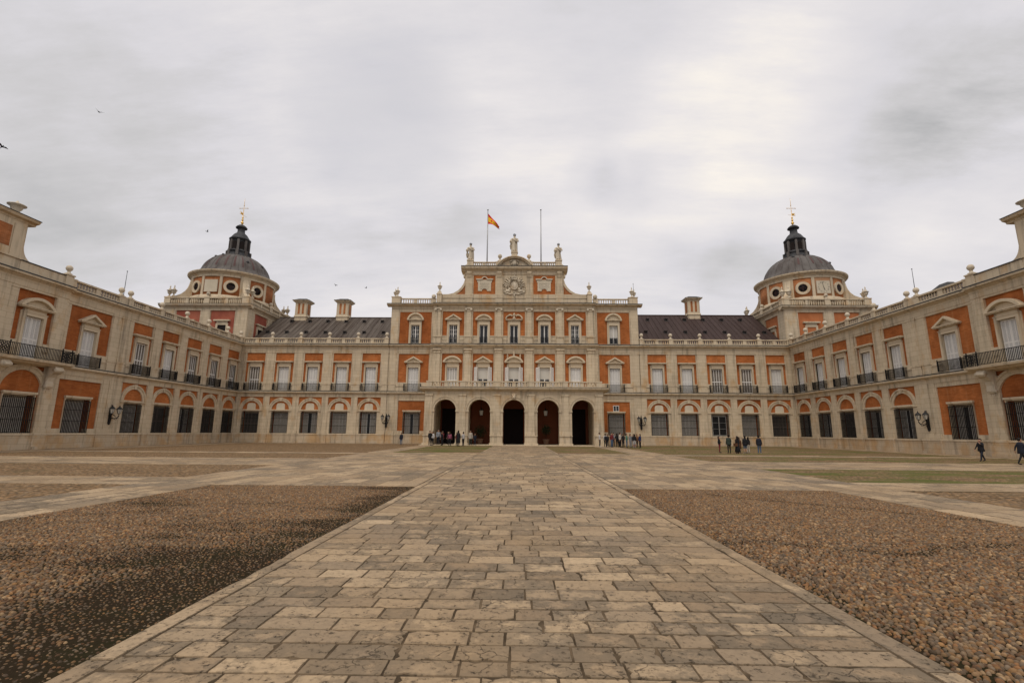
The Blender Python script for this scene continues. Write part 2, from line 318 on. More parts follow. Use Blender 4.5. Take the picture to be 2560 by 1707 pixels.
def rail(w, h, d, bar=.032, step=.115, feet=True):
    q = MB()
    q.box(-w/2-.03, w/2+.03, d-.03, d+.03, h-.045, h); q.box(-w/2, w/2, d-.02, d+.02, .04, .075)
    n = max(3, int(w/step))
    for i in range(n+1):
        x = -w/2+w*i/n; b2 = bar*1.2 if i in (0, n) else bar/2; q.box(x-b2, x+b2, d-b2, d+b2, 0.02, h-.046)
    if d > .2:
        for sx in (-1, 1):
            q.box(sx*w/2-.02, sx*w/2+.02, 0, d-.03, h-.045, h-.005); q.box(sx*w/2-.018, sx*w/2+.018, 0, d-.02, .042, .073)
            for k in range(1, 4): y = d*k/4.; q.box(sx*w/2-bar/2, sx*w/2+bar/2, y-bar/2, y+bar/2, .075, h-.045)
            q.ball((sx*w/2, d, h+.06), .055, 6, 4)
    return q
def grille(w, h, d):
    q = MB(); n = int(w/.145)
    for i in range(n+1):
        x = -w/2+w*i/n; q.box(x-.023, x+.023, d-.02, d+.02, -.03, h)
    for z in (.06, h*.36, h*.70, h-.06):
        q.box(-w/2-.03, w/2+.03, d+.02, d+.042, z-.022, z+.022)
        for sx in (-1, 1): q.box(sx*w/2-.02, sx*w/2+.02, -.02, d+.02, z-.02, z+.02)
    return q
def win(kind):
    if kind in CACHE: return CACHE[kind]
    f = MB(); subs = []; base = kind.split('/')[0]; var = kind.split('/')[1] if '/' in kind else 'a'
    def sub(n, q, mats, loc=(0, 0, 0), rz=0):
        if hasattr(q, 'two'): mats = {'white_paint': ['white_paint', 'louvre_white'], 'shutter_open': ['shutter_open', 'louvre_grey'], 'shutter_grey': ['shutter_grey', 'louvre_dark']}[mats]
        subs.append((n, q.mesh(n, mats if isinstance(mats, list) else [mats]), loc, rz))
    def backing(w, h, y): g = MB(); g.box(-w/2, w/2, y-.02, y, 0, h); return g
    if base in ('first', 'firsttri', 'firstseg', 'firsturn', 'bigseg'):     # z origin = floor level 7.41
        w, h = (1.52, 3.49); jw = .235; n = .17; mid = base in ('firstseg', 'firsturn') or var in ('o',)
        f.box(-w/2-jw, -w/2, -.28, n, 0, h); f.box(w/2, w/2+jw, -.28, n, 0, h); f.box(-w/2-jw, w/2+jw, -.28, n+.001, h, h+.26)
        f.box(-w/2-jw-.04, w/2+jw+.04, -.05, n+.04, h+.262, h+.33)
        f.box(-w/2-jw+.06, w/2+jw-.06, -.05, n-.04, h+.33, h+.60 if base == 'first' else h+.64)
        if base == 'first':
            f.box(-1.24, 1.24, -.05, .34, h+.602, h+.68); f.box(-1.30, 1.30, -.05, .42, h+.682, h+.82)
        else:
            pk = {'firsttri': 'tri', 'firstseg': 'seg', 'firsturn': 'seg', 'bigseg': 'seg'}[base]
            pediment(f, pk, 2.62 if base != 'bigseg' else 2.9, h+.62, .98 if pk == 'tri' else 1.0, -.05, .36)
            if base == 'firsturn':
                for x, z, s in ((-.92, h+1.28, .8), (0, h+1.62, 1.), (.92, h+1.28, .8)):
                    f.lathe([(.16*s, 0), (.16*s, .12*s), (.07*s, .2*s), (.19*s, .42*s), (.15*s, .58*s), (.05*s, .68*s), (.08*s, .8*s), (.01, .9*s)], (x, .16, z), 8)
        sub('pane', backing(w, h, -.26), 'glass_dark')
        if var == 'o':   # leaves folded back, blind half down
            g = MB(); glazed(g, w-.02, h-.02, 1, 2, y=-.18); sub('window_frame', g, 'white_paint')
            g = MB(); g.box(-w/2+.1, w/2-.1, -.155, -.14, h*.52, h-.1); sub('blind', g, 'blind')
            for sx in (-1, 1):
                g = shutters(.74, h-.06, 1); sub('shutter', g, 'white_paint', (sx*(w/2+.27), .36, .02), sx*R(-48))
        elif var == 'b':
            g = shutters(w-.02, h-.02); sub('shutter', g, 'white_paint', (0, -.12, 0)); g = backing(w, h, -.16); sub('shutter_leaf', g, 'shutter_open')
        elif var == 'd':   # louvres tilted open, dark between
            g = MB()
            for i in range(5): x = -w/2+.04+(w-.08)*i/4; g.box(x-.035, x+.035, -.15, -.09, 0, h-.02)
            for z in (.06, h*.46, h-.08): g.box(-w/2+.07, w/2-.07, -.145, -.095, z-.06, z+.06)
            sub('shutter', g, 'white_paint'); g = MB()
            for k in range(int(h/.1)): g.add([(-w/2+.05, -.14, k*.1+.075), (w/2-.05, -.14, k*.1+.075), (w/2-.05, -.115, k*.1), (-w/2+.05, -.115, k*.1)], [(0, 1, 2, 3)])
            sub('shutter_leaf', g, 'shutter_grey' if base == 'first' else 'shutter_open')
        else:
            g = shutters(w-.02, h-.02); sub('shutter', g, 'white_paint', (0, -.12, 0))
        if not mid and base != 'bigseg': sub('balcony_railing', rail(2.42, 1.0, .40), 'iron', (0, .1, .03))
    elif base == 'grille':    # z origin 1.36
        w, h = (2.30, 3.06) if var != 'w' else (2.5, 3.06); iw = 2.02; ih = 2.80
        f.box(-w/2-.16, w/2+.16, -.05, .20, h+.10, h+.27); f.box(-w/2-.10, w/2+.10, -.32, .12, h, h+.098); f.box(-w/2-.06, w/2+.06, -.05, .22, -.16, -.02)
        g = MB(); x0 = iw/2
        f.box(-x0, x0, -.42, -.30, ih, h+.05); f.box(-w/2-.09, -w/2-.01, -.30, .09, -.05, h+.05); f.box(w/2+.01, w/2+.09, -.30, .09, -.05, h+.05)
        sub('pane', backing(iw, ih, -.40), 'glass_dark')
        g = MB()
        if var == 'n':
            glazed(g, iw, ih, 1, 3, y=-.33); sub('window_frame', g, 'white_paint')
        elif var in ('c', 'w'):
            sub('shutter', shutters(iw-.02, ih, 2, .0), 'shutter_open', (0, -.34, 0))
        elif var == 'g':
            sub('shutter', shutters(iw-.02, ih, 2, .03), 'shutter_grey', (0, -.34, 0))
        else:
            g = shutters(iw*.36, ih, 1); sub('shutter', g, 'shutter_open', (-iw*.32, -.34, 0)); g = shutters(iw*.36, ih, 1); sub('shutter', g, 'shutter_open', (iw*.32, -.34, 0))
            g = MB(); g.box(-iw*.13, -iw*.10, -.36, -.32, 0, ih); g.box(iw*.10, iw*.13, -.36, -.32, 0, ih); sub('window_frame', g, 'white_paint')
        sub('window_grille', grille(w+.08, h-.12, .15), 'iron', (0, .0, .0))
    elif base == 'upper':     # z origin 14.45
        w, h = (1.22, 2.76); jw = .31; n = .17
        side = var in ('s', 't')
        if side: w, h = 1.24, 2.80
        f.box(-w/2-jw, -w/2, -.28, n, 0, h); f.box(w/2, w/2+jw, -.28, n, 0, h); f.box(-w/2-jw, w/2+jw, -.28, n+.001, h, h+.46)
        f.box(-w/2-jw+.05, w/2+jw-.05, -.05, n-.05, h+.46, h+.66)
        f.box(-w/2-jw+.02, w/2+jw-.02, -.05, n+.03, h+.48, h+.56)
        pk = {'a': 'tri', 'b': 'seg', 'k': 'scroll', 's': 'high', 't': 'high'}[var]
        pediment(f, pk, 2.38, h+.64, {'tri': .95, 'seg': .92, 'scroll': 1.0, 'high': 1.18}[pk], -.05, .34)
        sub('pane', backing(w, h, -.25), 'glass_dark')
        g = MB(); glazed(g, w-.01, h, 1 if var in ('b', 'k', 't') else 2, 4 if var in ('a', 's') else 1, y=-.18); sub('window_frame', g, 'white_paint')
        if var == 't': g = MB(); g.box(-w/2+.09, w/2-.09, -.22, -.21, .9, h-.1); sub('blind', g, 'blind')
        sub('balcony_railing', rail(w+.02, .92, .06, .03, .11), 'iron', (0, .0, .01))
    CACHE[kind] = (f.mesh('window', ['stone']), subs); return CACHE[kind]
def place(root, kind, u, z, n=0., label=None):
    me, subs = win(kind); o = obj('window', me, root, (u, n, z))
    if label: o['label'] = label
    for nm, sm, loc, rz in subs: obj(nm, sm, o, loc, rz)
    return o
# ------------------------------------------------------------------ trims
CORN = [(-.3, 13.74), (.17, 13.74), (.20, 13.86), (.34, 13.92), (.37, 14.02), (.58, 14.03), (.62, 14.16), (.60, 14.20)]
def cornice(root, x0, x1, prof=CORN, dz=0., lead=.22, name='cornice', dn=0.):
    q = MB(); P = [(p[0]+dn, p[1]+dz) for p in prof]; zt = P[-1][1]; q.profx(P+[(-.3+dn, zt)], x0, x1)
    q.cur = 1; a = P[-1][0]+.03
    if lead: q.profx([(a, zt+.003), (a, zt+.10), (.1+dn, zt+max(lead, .11)), (-.3+dn, zt+max(lead, .11)), (-.3+dn, zt+.003)], x0, x1)
    return part(name, q, ['stone', 'lead_edge'], root)
STR = [(-.3, 6.93), (.18, 6.93), (.22, 7.02), (.36, 7.06), (.44, 7.12), (.46, 7.25), (.43, 7.29)]
def string(root, x0, x1, dn=0.): return cornice(root, x0, x1, STR, 0., .06, 'string_course', dn)
BAL = [(.075, 0), (.075, .06), (.045, .09), (.10, .24), (.095, .30), (.045, .46), (.045, .50), (.075, .53), (.075, .58)]
def baluster(q, x, y, z, h, seg=7, fat=1.): q.lathe([(r*fat, zz*h/.58) for r, zz in BAL], (x, y, z), seg)
FIN = [(.27, 0), (.27, .10), (.16, .13), (.12, .27), (.13, .36), (.20, .40), (.265, .52), (.27, .62), (.22, .76), (.12, .85), (.0, .88)]
def fin_mesh(s=1.): 
    k = ('fin', s)
    if k not in CACHE: q = MB(); q.lathe([(r*s, z*s) for r, z in FIN], seg=14); CACHE[k] = q.mesh('ball_finial', ['carved'])
    return CACHE[k]
URN = [(.30, 0), (.30, .14), (.20, .18), (.11, .36), (.12, .48), (.28, .66), (.36, .90), (.30, 1.04), (.47, 1.09), (.47, 1.15), (.24, 1.24), (.20, 1.42), (.09, 1.52), (.06, 1.64), (.11, 1.74), (.02, 2.05)]
def urn_mesh(s=1.):
    k = ('urn', s)
    if k not in CACHE: q = MB(); q.lathe([(r*s, z*s) for r, z in URN], seg=14); CACHE[k] = q.mesh('urn', ['carved'])
    return CACHE[k]
def balrun(root, piers, z0, h=.80, n=.12, t=.34, pw=.62, fins=True, step=.30, first=True, midp=True, xf=None, finset=None, fat=1.):
    zb, zt = z0+.14, z0+h-.15; out = []
    for i in range(len(piers)-1):
        q = MB(); a, c = piers[i]+pw/2, piers[i+1]-pw/2
        q.box(a, c, n-t/2, n+t/2, z0, zb-.002); q.box(a, c, n-t/2-.03, n+t/2+.03, zt, z0+h)
        segs = [(a, c)]
        if midp and c-a > 2.4: m = (a+c)/2; q.box(m-.24, m+.24, n-t/2+.03, n+t/2-.03, zb, zt-.002); segs = [(a, m-.24), (m+.24, c)]
        for s0, s1 in segs:
            k = max(2, round((s1-s0)/step))
            for j in range(k): baluster(q, s0+(s1-s0)*(j+.5)/k, n, zb, zt-zb, fat=fat)
        for px in ([piers[i]] if i or first else [])+([piers[i+1]] if i == len(piers)-2 else []):
            q.box(px-pw/2, px+pw/2, n-t/2-.05, n+t/2+.05, z0-.03, z0+h-.12); q.box(px-pw/2-.04, px+pw/2+.04, n-t/2-.09, n+t/2+.09, z0+h-.119, z0+h+.03)
        o = part('balustrade', q, ['stone'], root, xf=xf); out.append(o)
        for px in ([piers[i]] if i or first else [])+([piers[i+1]] if i == len(piers)-2 else []):
            if fins and (finset is None or any(abs(px-x) < .01 for x in finset)):
                p = Vector((px, n, z0+h+.03)); p = xf @ p if xf else p; obj('ball_finial', fin_mesh(), o, p)
    return out
# ------------------------------------------------------------------ range with regular bays (rear and side ranges)
GRP = 'ranges and towers of the palace around the courtyard'
def base_rects(u0, u1, ztop=13.74):
    return [(u0, u1, 0, ztop, .10, 'wall'), (u0, u1, 0, 1.17, .20, 'plinth'), (u0, u1, 1.17, 1.34, .25, 'wall'), (u0, u1, 6.5, 6.93, .14, 'wall'),
            (u0, u1, 7.2, 7.42, .14, 'wall'), (u0, u1, 8.12, 8.3, .16, 'wall'), (u0, u1, 12.96, 13.2, .14, 'wall'), (u0, u1, 13.2, ztop, .17, 'wall')]
def pil_low(rc, u, hw=.45, n=.15):
    rc += [(u-hw, u+hw, 1.34, 6.5, n, 'wall'), (u-hw-.06, u+hw+.06, 1.34, 1.72, n+.06, 'wall'), (u-hw-.10, u+hw+.10, 0, 1.17, .30, 'plinth'), (u-hw-.14, u+hw+.14, .0, .22, .36, 'plinth'), (u-hw-.1, u+hw+.1, 1.17, 1.34, .33, 'wall')]
def pil_up(rc, u, hw=.55, n=.16, top=12.96):
    rc += [(u-hw, u+hw, 7.42, top, n, 'wall'), (u-hw-.07, u+hw+.07, 7.42, 8.42, n+.07, 'wall'), (u-hw-.12, u+hw+.12, 8.30, 8.46, n+.11, 'wall'), (u-hw-.1, u+hw+.1, top-.02, 13.2, n+.03, 'wall')]
def bay(rc, u, i, half=2.135):
    b = half-.45
    rc += [(u-b, u+b, 4.5, 6.5, 0., f'b{i}low'), (u-b, u-1.24, 1.34, 4.62, .08, 'wall'), (u+1.24, u+b, 1.34, 4.62, .08, 'wall'), (u-b-.04, u-1.20, 4.46, 4.63, .17, 'wall'), (u+1.20, u+b+.04, 4.46, 4.63, .17, 'wall'),
           (u-1.24, u+1.24, 1.36, 4.45, -.30, f'b{i}rev'), (u-1.16, u+1.16, 1.36, 4.42, -.45, f'b{i}rev'),
           (u-1.36, u+1.36, 8.66, 12.93, 0., f'b{i}up'), (u-.99, u+.99, 7.42, 11.2, .04, 'wall'), (u-.76, u+.76, 7.42, 10.9, -.30, 'wall')]
def arch(q, u, ri=1.27, ro=1.72, z=4.63, n=.12): q.ring(u, z, ri, ro-.16, -.03, n, 0, math.pi, 24); q.ring(u, z, ro-.16, ro, -.03, n+.06, 0, math.pi, 24); q.prism([(u-.14, z+ri-.02), (u+.14, z+ri-.02), (u+.2, z+ro+.05), (u-.2, z+ro+.05)], -.02, n+.10)
def infill(root, u, z=4.7):
    q = MB(); q.prism([(u-.62, z), (u+.62, z), (u+.60, z+.62), (u+.48, z+.86), (u, z+.93), (u-.48, z+.86), (u-.60, z+.62)], -.02, .035); part('plaster_panel', q, 'pale_plaster', root)
WM = {'wall': 'ashlar', 'plinth': 'plinth_stone', 'brick': 'brick'}
# ---- rear ranges
def rear_range(sign, label):
    root = thing('palace_wing', label, 'building', (0, 70, 0), math.pi, GRP)     # local u = -X, n = -(Y-70)
    cs = [20.86+4.27*k for k in range(5)]; us = [-sign*c for c in cs]; lo, hi = sorted((-sign*18.32, -sign*40.28))
    rc = base_rects(lo, hi)
    for i, u in enumerate(us): bay(rc, u, i)
    bs = [-sign*(18.72+4.27*k) for k in range(5)]+[-sign*39.98]
    for k, u in enumerate(bs):
        pil_low(rc, u, .45 if 0 < k < 5 else (.32 if k else .42)); pil_up(rc, u, .56 if 0 < k < 5 else .3)
    w = facade(root, rc, WM)
    for u in us: arch(w, u)
    w.box(lo, hi, -21, -.62, 0, 14.1)
    part('wall', w, 'ashlar', root)
    for u in us: infill(root, u)
    kinds = (['first/a', 'first/b', 'first/a', 'first/b', 'first/d'] if sign < 0 else ['first/b', 'first/b', 'first/d', 'first/d', 'first/b'])
    low = (['grille/x', 'grille/c', 'grille/x', 'grille/c', 'grille/g'] if sign < 0 else ['grille/c', 'grille/c', 'grille/n', 'grille/c', 'grille/g'])
    for u, k, l in zip(us, kinds, low): place(root, k, u, 7.41); place(root, l, u, 1.36)
    cornice(root, lo, hi); string(root, lo, hi)
    pr = sorted([-sign*18.75]+[-sign*(18.73+4.27*k) for k in range(1, 5)]+[-sign*40.1])
    balrun(root, pr, 14.38, finset=[p for p in pr if abs(abs(p)-40.1) > .5])
    # roof
    q = MB(); zr = 20.95 if sign < 0 else 21.55; a, c = sorted((-sign*18.35, -sign*40.7))
    q.prism([(0, 0)], 0, 0) if 0 else None
    q.profx([(-.9, 14.15), (-11, zr), (-21, 14.15)], a, c)
    sl = (zr-14.15)/10.1
    k = int((c-a)/.78)
    for i in range(k+1):
        x = a+.1+(c-a-.2)*i/k; q.profx([(-.9, 14.14), (-.9, 14.21), (-11, zr+.06), (-11, zr-.01)], x-.03, x+.03)
    q.box(a, c, -11.14, -10.86, zr-.05, zr+.07)
    rf = part('roof', q, 'lead_roof' if sign < 0 else 'lead_roof_brown', root)
    v = MB(); v.profx([(.55, -.05), (.10, .36), (-.12, .36), (-.5, .1), (-.1, -.35)], -.26, .26); v.cur = 1; v.lathe([(.17, 0), (.17, .02)], (0, 0, 0), 10)
    v = MB(); v.tube([(0, .10, .12), (0, -.42, .10)], [.20, .16], 10); v.box(-.27, .27, -.45, .16, .27, .33); v.box(-.26, .26, -.4, .1, -.25, .02); v.cur = 1; v.tube([(0, .12, .12), (0, .105, .12)], [.15, .15], 10)
    vm = v.mesh('roof_vent', ['lead_edge', 'dark_room'])
    for y, xs in ((5.0, [20.85+3.1*j for j in range(7)]), (9.0, [22.28+3.07*j for j in range(6)])):
        for x in xs: obj('roof_vent', vm, rf, (-sign*x, -y, 14.15+(y-.9)*sl+.1))
    for x in ((29.45, 36.6) if sign < 0 else (30.37,)):
        q = MB(); W = 1.0; q.box(-W, W, -.8, .8, -1.6, 2.35); q.frust((-W-.12, W+.12, -.92, .92), .0-.15, (-W-.04, W+.04, -.84, .84), .12); q.frust((-W-.05, W+.05, -.85, .85), 2.3, (-W-.40, W+.40, -1.2, 1.2), 2.62); q.box(-W-.40, W+.40, -1.2, 1.2, 2.622, 2.72)
        q.cur = 1
        for s0, s1 in ((-.52, -.18), (.18, .52)): q.box(s0, s1, .7, .82, .35, 2.2)
        for sx in (-1, 1): q.box(*sorted((sx*.9, sx*1.02)), -.45, .45, .35, 2.2)
        q.cur = 2; q.box(-W-.44, W+.44, -1.24, 1.24, 2.722, 2.78); q.frust((-W-.3, W+.3, -1.1, 1.1), 2.782, (-W+.3, W-.3, -.4, .4), 3.15)
        part('chimney', q, ['stone', 'brick_pale', 'lead_edge'], rf, (-sign*x, -10.6, zr-.0))
    return root
rear_range(-1, 'left two-storey rear wing of five bays under a grey lead roof with two chimneys')
rear_range(1, 'right two-storey rear wing of five bays under a brown lead roof with one chimney')
# ---- side ranges with the projecting pavilion at the near end
def side_range(sign, label):
    # sign -1: left wall X=-40.3 facing +X (u=-Y); +1: right wall facing -X (u=+Y)
    root = thing('palace_wing', label, 'building', (sign*40.3, 0, 0), R(-90) if sign < 0 else R(90), GRP)
    s = -1 if sign < 0 else 1
    def U(y): return s*y
    y0, st, sh = (51.07, 4.26, 0.) if sign < 0 else (50.45, 4.34, -.66)
    ys = [y0+st*k for k in range(5)]; half = st/2
    lo, hi = sorted((U(69.7), U(28.)))
    rc = base_rects(lo, hi)
    for i, y in enumerate(ys): bay(rc, U(y), i, half)
    for k in range(5): pil_low(rc, U(y0-half+st*k)) if k else None; pil_up(rc, U(y0-half+st*k), .56) if k else None
    pil_low(rc, U(ys[-1]+half-.12), .3); pil_up(rc, U(ys[-1]+half-.1), .4)
    pil_low(rc, U(48.35+sh), .62); pil_up(rc, U(48.62+sh), .50); pil_up(rc, U(47.42+sh), .42)
    pil_low(rc, U(47.3+sh), .3)
    yw = 44.64+sh                       # wide bay with the triangular pediment
    def rr(ya, yb, *a): p, q2 = sorted((U(ya), U(yb))); rc.append((p, q2, *a))
    rr(yw-2.2, yw+2.22, 1.74, 6.12, 0., 'wlow'); rr(yw-1.25, yw+1.25, 1.36, 4.45, -.30, 'wrev'); rr(yw-1.16, yw+1.16, 1.36, 4.42, -.45, 'wrev')
    rr(yw-2.28, yw+2.28, 8.78, 12.93, 0., 'wup'); rr(yw-1.0, yw+1.0, 7.42, 11.2, .04, 'wall'); rr(yw-.76, yw+.76, 7.42, 10.9, -.30, 'wall')
    ye = 41.65+sh                       # corner of the projecting pavilion
    P = .34; B0 = len(rc)
    for (a, c, d, e, n, k) in base_rects(0, 1): rr(28, ye, d, e, n+P, k)
    def pav(yc, tag_):
        rr(yc-1.62, yc+1.62, 8.80, 13.0, P-.06, tag_+'up'); rr(yc-1.1, yc+1.1, 7.42, 11.3, P+.02, 'wall'); rr(yc-.76, yc+.76, 7.42, 10.9, P-.36, 'wall')
        rr(yc-2.2, yc+2.2, 4.3, 6.86, P-.04, tag_+'low'); rr(yc-1.72, yc+1.72, 1.36, 4.75, P-.06, tag_+'low'); rr(yc-1.25, yc+1.25, 1.36, 4.45, P-.36, tag_+'rev')
        rr(yc-1.16, yc+1.16, 1.36, 4.42, P-.5, tag_+'rev')
        rr(yc-2.26, yc-1.7, 4.56, 4.78, P+.17, 'wall'); rr(yc+1.7, yc+2.26, 4.56, 4.78, P+.17, 'wall')
    ycs = [38.92+sh, 33.0+sh]
    for i, yc in enumerate(ycs): pav(yc, f'p{i}')
    for yp, hw in ((41.0+sh, .5), (35.95+sh, .62), (30.2+sh, .55)):
        a, c = U(yp-hw), U(yp+hw); a, c = sorted((a, c))
        rc += [(a, c, 7.42, 12.96, P+.16, 'wall'), (a-.06, c+.06, 7.42, 8.42, P+.22, 'wall'), (a, c, 1.34, 6.5, P+.16, 'wall'), (a-.06, c+.06, 1.34, 1.72, P+.22, 'wall'), (a-.1, c+.1, 0, 1.17, P+.32, 'plinth'), (a-.16, c+.16, 0, .25, P+.5, 'plinth'), (a-.1, c+.1, 1.17, 1.34, P+.34, 'wall')]
    w = facade(root, rc, WM)
    for y in ys: arch(w, U(y))
    for yc in ycs: w_ = w; w_.ring(U(yc), 4.76, 1.70, 2.02, P-.08, P+.12, 0, math.pi, 28); w_.ring(U(yc), 4.76, 2.02, 2.20, P-.08, P+.18, 0, math.pi, 28)
    w.box(lo, hi, -13, -.62, 0, 14.1)
    part('wall', w, 'ashlar', root)
    K = (['first/d', 'first/a', 'first/d', 'first/d', 'first/d'] if sign < 0 else ['first/a', 'first/a', 'first/b', 'first/a', 'first/b'])
    L = (['grille/c', 'grille/g', 'grille/x', 'grille/g', 'grille/g'] if sign < 0 else ['grille/x', 'grille/x', 'grille/g', 'grille/x', 'grille/x'])
    for y, k, l in zip(ys, K, L): place(root, k, U(y), 7.41); place(root, l, U(y), 1.36)
    place(root, 'firsttri/a', U(yw), 7.41); place(root, 'grille/w' if sign < 0 else 'grille/x', U(yw), 1.36)
    for yc in ycs: place(root, 'bigseg/a', U(yc), 7.41, P); place(root, 'grille/w', U(yc), 1.36, P)
    def seg(f, ya, yb, *a, **k): p, q2 = sorted((U(ya), U(yb))); return f(root, p, q2, *a, **k)
    seg(cornice, ye+.0, 69.36); seg(string, ye, 69.5); seg(cornice, 28, ye+.02, dn=P); 
    seg(string, 42.1+sh, ye+.02, dn=P)
    q = MB(); a, c = sorted((U(28), U(ye))); part('string_course', (q.profx([(p[0]+P, p[1]-.02) for p in STR[:4]]+[(P, 7.05)], a, c) or q), 'stone', root)
    # balustrade, blind parapet, attic
    pr = [U(47.42+sh), U(48.62+sh)]
    ps = sorted([U(48.62+sh)]+[U(y0+half+st*k) for k in range(4)]+[U(69.2)])
    balrun(root, ps, 14.38, finset=ps if sign > 0 else ps)
    balrun(root, sorted([U(41.9+sh), U(47.42+sh)]), 14.38, finset=[U(47.42+sh)])
    q = MB(); a, c = sorted((U(47.73+sh), U(48.31+sh))); q.box(a, c, -.08, .26, 14.38, 15.2); part('parapet', q, 'stone', root)
    q = MB(); a, c = sorted((U(41.55+sh), U(36.9+sh))); q.box(a, c, P-.2, P+.16, 14.36, 15.18); q.cur = 1; q.box(a-.03, c+.03, P-.26, P+.24, 15.182, 15.25); q.cur = 0
    a, c = sorted((U(41.62+sh), U(40.86+sh))); q.box(a, c, P-.3, P+.26, 14.36, 15.28); q.box(a-.05, c+.05, P-.34, P+.32, 15.282, 15.40)
    pp = part('parapet', q, ['stone', 'lead_edge'], root); obj('ball_finial', fin_mesh(1.0), pp, (U(41.24+sh), P, 15.40))
    q = MB(); ya, yb = 36.95+sh, 28.6+sh
    a, c = sorted((U(ya), U(yb))); q.box(a, c, -1.6, P+.12, 14.36, 18.28)
    for yc, hw in ((36.35+sh, .45), (29.3+sh, .45)): a2, c2 = sorted((U(yc-hw), U(yc+hw))); q.box(a2, c2, P+.122, P+.20, 15.3, 18.0)
    a2, c2 = sorted((U(35.8+sh), U(29.9+sh))); q.cur = 1; q.box(a2, c2, P+.121, P+.14, 15.98, 17.72); q.cur = 0
    q.box(a-.02, c+.02, P+.121, P+.24, 15.22, 15.34)
    # concave foot of the attic
    yq = [(ya+.9*(1-math.sin(t)), 15.26+1.3*(1-math.cos(t))) for t in [math.pi/2*k/8 for k in range(9)]]
    q.prism([(U(y), z) for y, z in yq]+[(U(ya-.02), 16.56), (U(ya-.02), 15.26)], P-.5, P+.10)
    q.profx([(-1.7, 18.282), (P+.16, 18.282), (P+.22, 18.42), (P+.5, 18.50), (P+.62, 18.70), (-1.7, 18.70)], a-.55, c+.55)
    q.cur = 2; q.box(a-.58, c+.58, -1.72, P+.65, 18.702, 18.76); q.cur = 0
    at = part('attic', q, ['stone', 'brick_pale', 'lead_edge'], root)
    for y in (36.25+sh, 29.3+sh):
        q = MB(); q.box(-.42, .42, -.42, .42, 0, .16); part('urn_base', q, 'carved', at, (U(y), -.05, 18.76)); 
        q = MB(); q.lathe([(.36, 0), (.34, .08), (.20, .16), (.22, .22), (.36, .42), (.42, .62), (.60, .70), (.62, .76), (.40, .86), (.16, .94), (.10, 1.02), (.03, 1.14)], seg=18); part('urn', q, 'carved', at, (U(y), -.05, 18.92))
    # balcony on consoles
    q = MB(); a, c = sorted((U(42.05+sh), U(28.))); q.profx([(P, 6.95), (1.2, 6.95), (1.35, 7.08), (1.6, 7.12), (1.64, 7.30), (P, 7.34)], a, c)
    bl = part('balcony', q, 'stone', root)
    rl = MB(); d = 1.50; yA, yB = 41.98+sh, 28.2
    a, c = sorted((U(yA), U(yB))); rl.box(a, c, d-.03, d+.03, 1.0, 1.05); rl.box(a, c, d-.02, d+.02, .06, .10); n = int((c-a)/.13)
    for i in range(n+1): x = a+(c-a)*i/n; rl.box(x-.017, x+.017, d-.017, d+.017, .1, 1.0)
    xe = U(yA); k2 = s
    for y in (.5, .65, .8, .95, 1.1, 1.25, 1.4): rl.box(xe-.017, xe+.017, y-.017, y+.017, .1, 1.0)
    rl.box(xe-.03, xe+.03, P, d-.03, 1.0, 1.05); rl.box(xe-.02, xe+.02, P, d-.02, .06, .1)
    for yp in (41.3+sh, 36.0+sh, 30.5+sh):     # ornamental panels of the railing
        for zz in (.2, .45, .7):
            for xx in (-.24, .02, .26): rl.tube([(U(yp)+xx-.13, d, zz), (U(yp)+xx, d, zz+.12), (U(yp)+xx+.13, d, zz+.24)], .024, 5); rl.tube([(U(yp)+xx+.13, d, zz), (U(yp)+xx, d, zz+.12), (U(yp)+xx-.13, d, zz+.24)], .024, 5)
        for xx in (-.45, .45): rl.box(U(yp)+xx-.03, U(yp)+xx+.03, d-.03, d+.03, .02, 1.1); rl.ball((U(yp)+xx, d, 1.15), .06, 6, 4)
    part('balcony_railing', rl, 'iron', bl, (0, 0, 7.34))
    for yc in (40.95+sh, 36.55+sh, 31.2+sh):
        q = MB(); pr2 = [(P+.05, 5.1), (P+.30, 5.12), (P+.36, 5.3), (P+.34, 5.7), (P+.44, 6.05), (P+.72, 6.35), (P+1.0, 6.45), (P+1.12, 6.6), (P+1.1, 6.78), (P+1.0, 6.9), (P+1.0, 6.95), (P+.05, 6.95)]
        q.profx(pr2, U(yc)-.36, U(yc)+.36); q.tube([(U(yc)-.40, P+.98, 6.66), (U(yc)+.40, P+.98, 6.66)], .17, 10); q.tube([(U(yc)-.39, P+.24, 5.28), (U(yc)+.39, P+.24, 5.28)], .13, 10)
        for k in range(4): q.box(U(yc)-.28+.16*k, U(yc)-.20+.16*k, P+.06, P+.2, 4.92, 5.1)
        part('console', q, 'carved', bl)
    # low roof hidden behind the balustrade
    q = MB(); q.profx([(-.45, 14.2), (-5, 16.86), (-13, 14.12)], lo, hi); rf = part('roof', q, 'lead_roof_brown', root)
    for y in ((39.2, 49.0) if sign > 0 else ()): q = MB(); q.frust((U(y)-1.3, U(y)+1.3, -6.4, -3.6), 16.2, (U(y)-.5, U(y)+.5, -5.3, -4.7), 17.25); part('dormer', q, 'lead_edge', rf)
    return root
side_range(-1, 'long left side wing in shaded stone and brick, with iron balcony at its near end')
side_range(1, 'long right side wing in stone and brick, nearest to the clock tower')
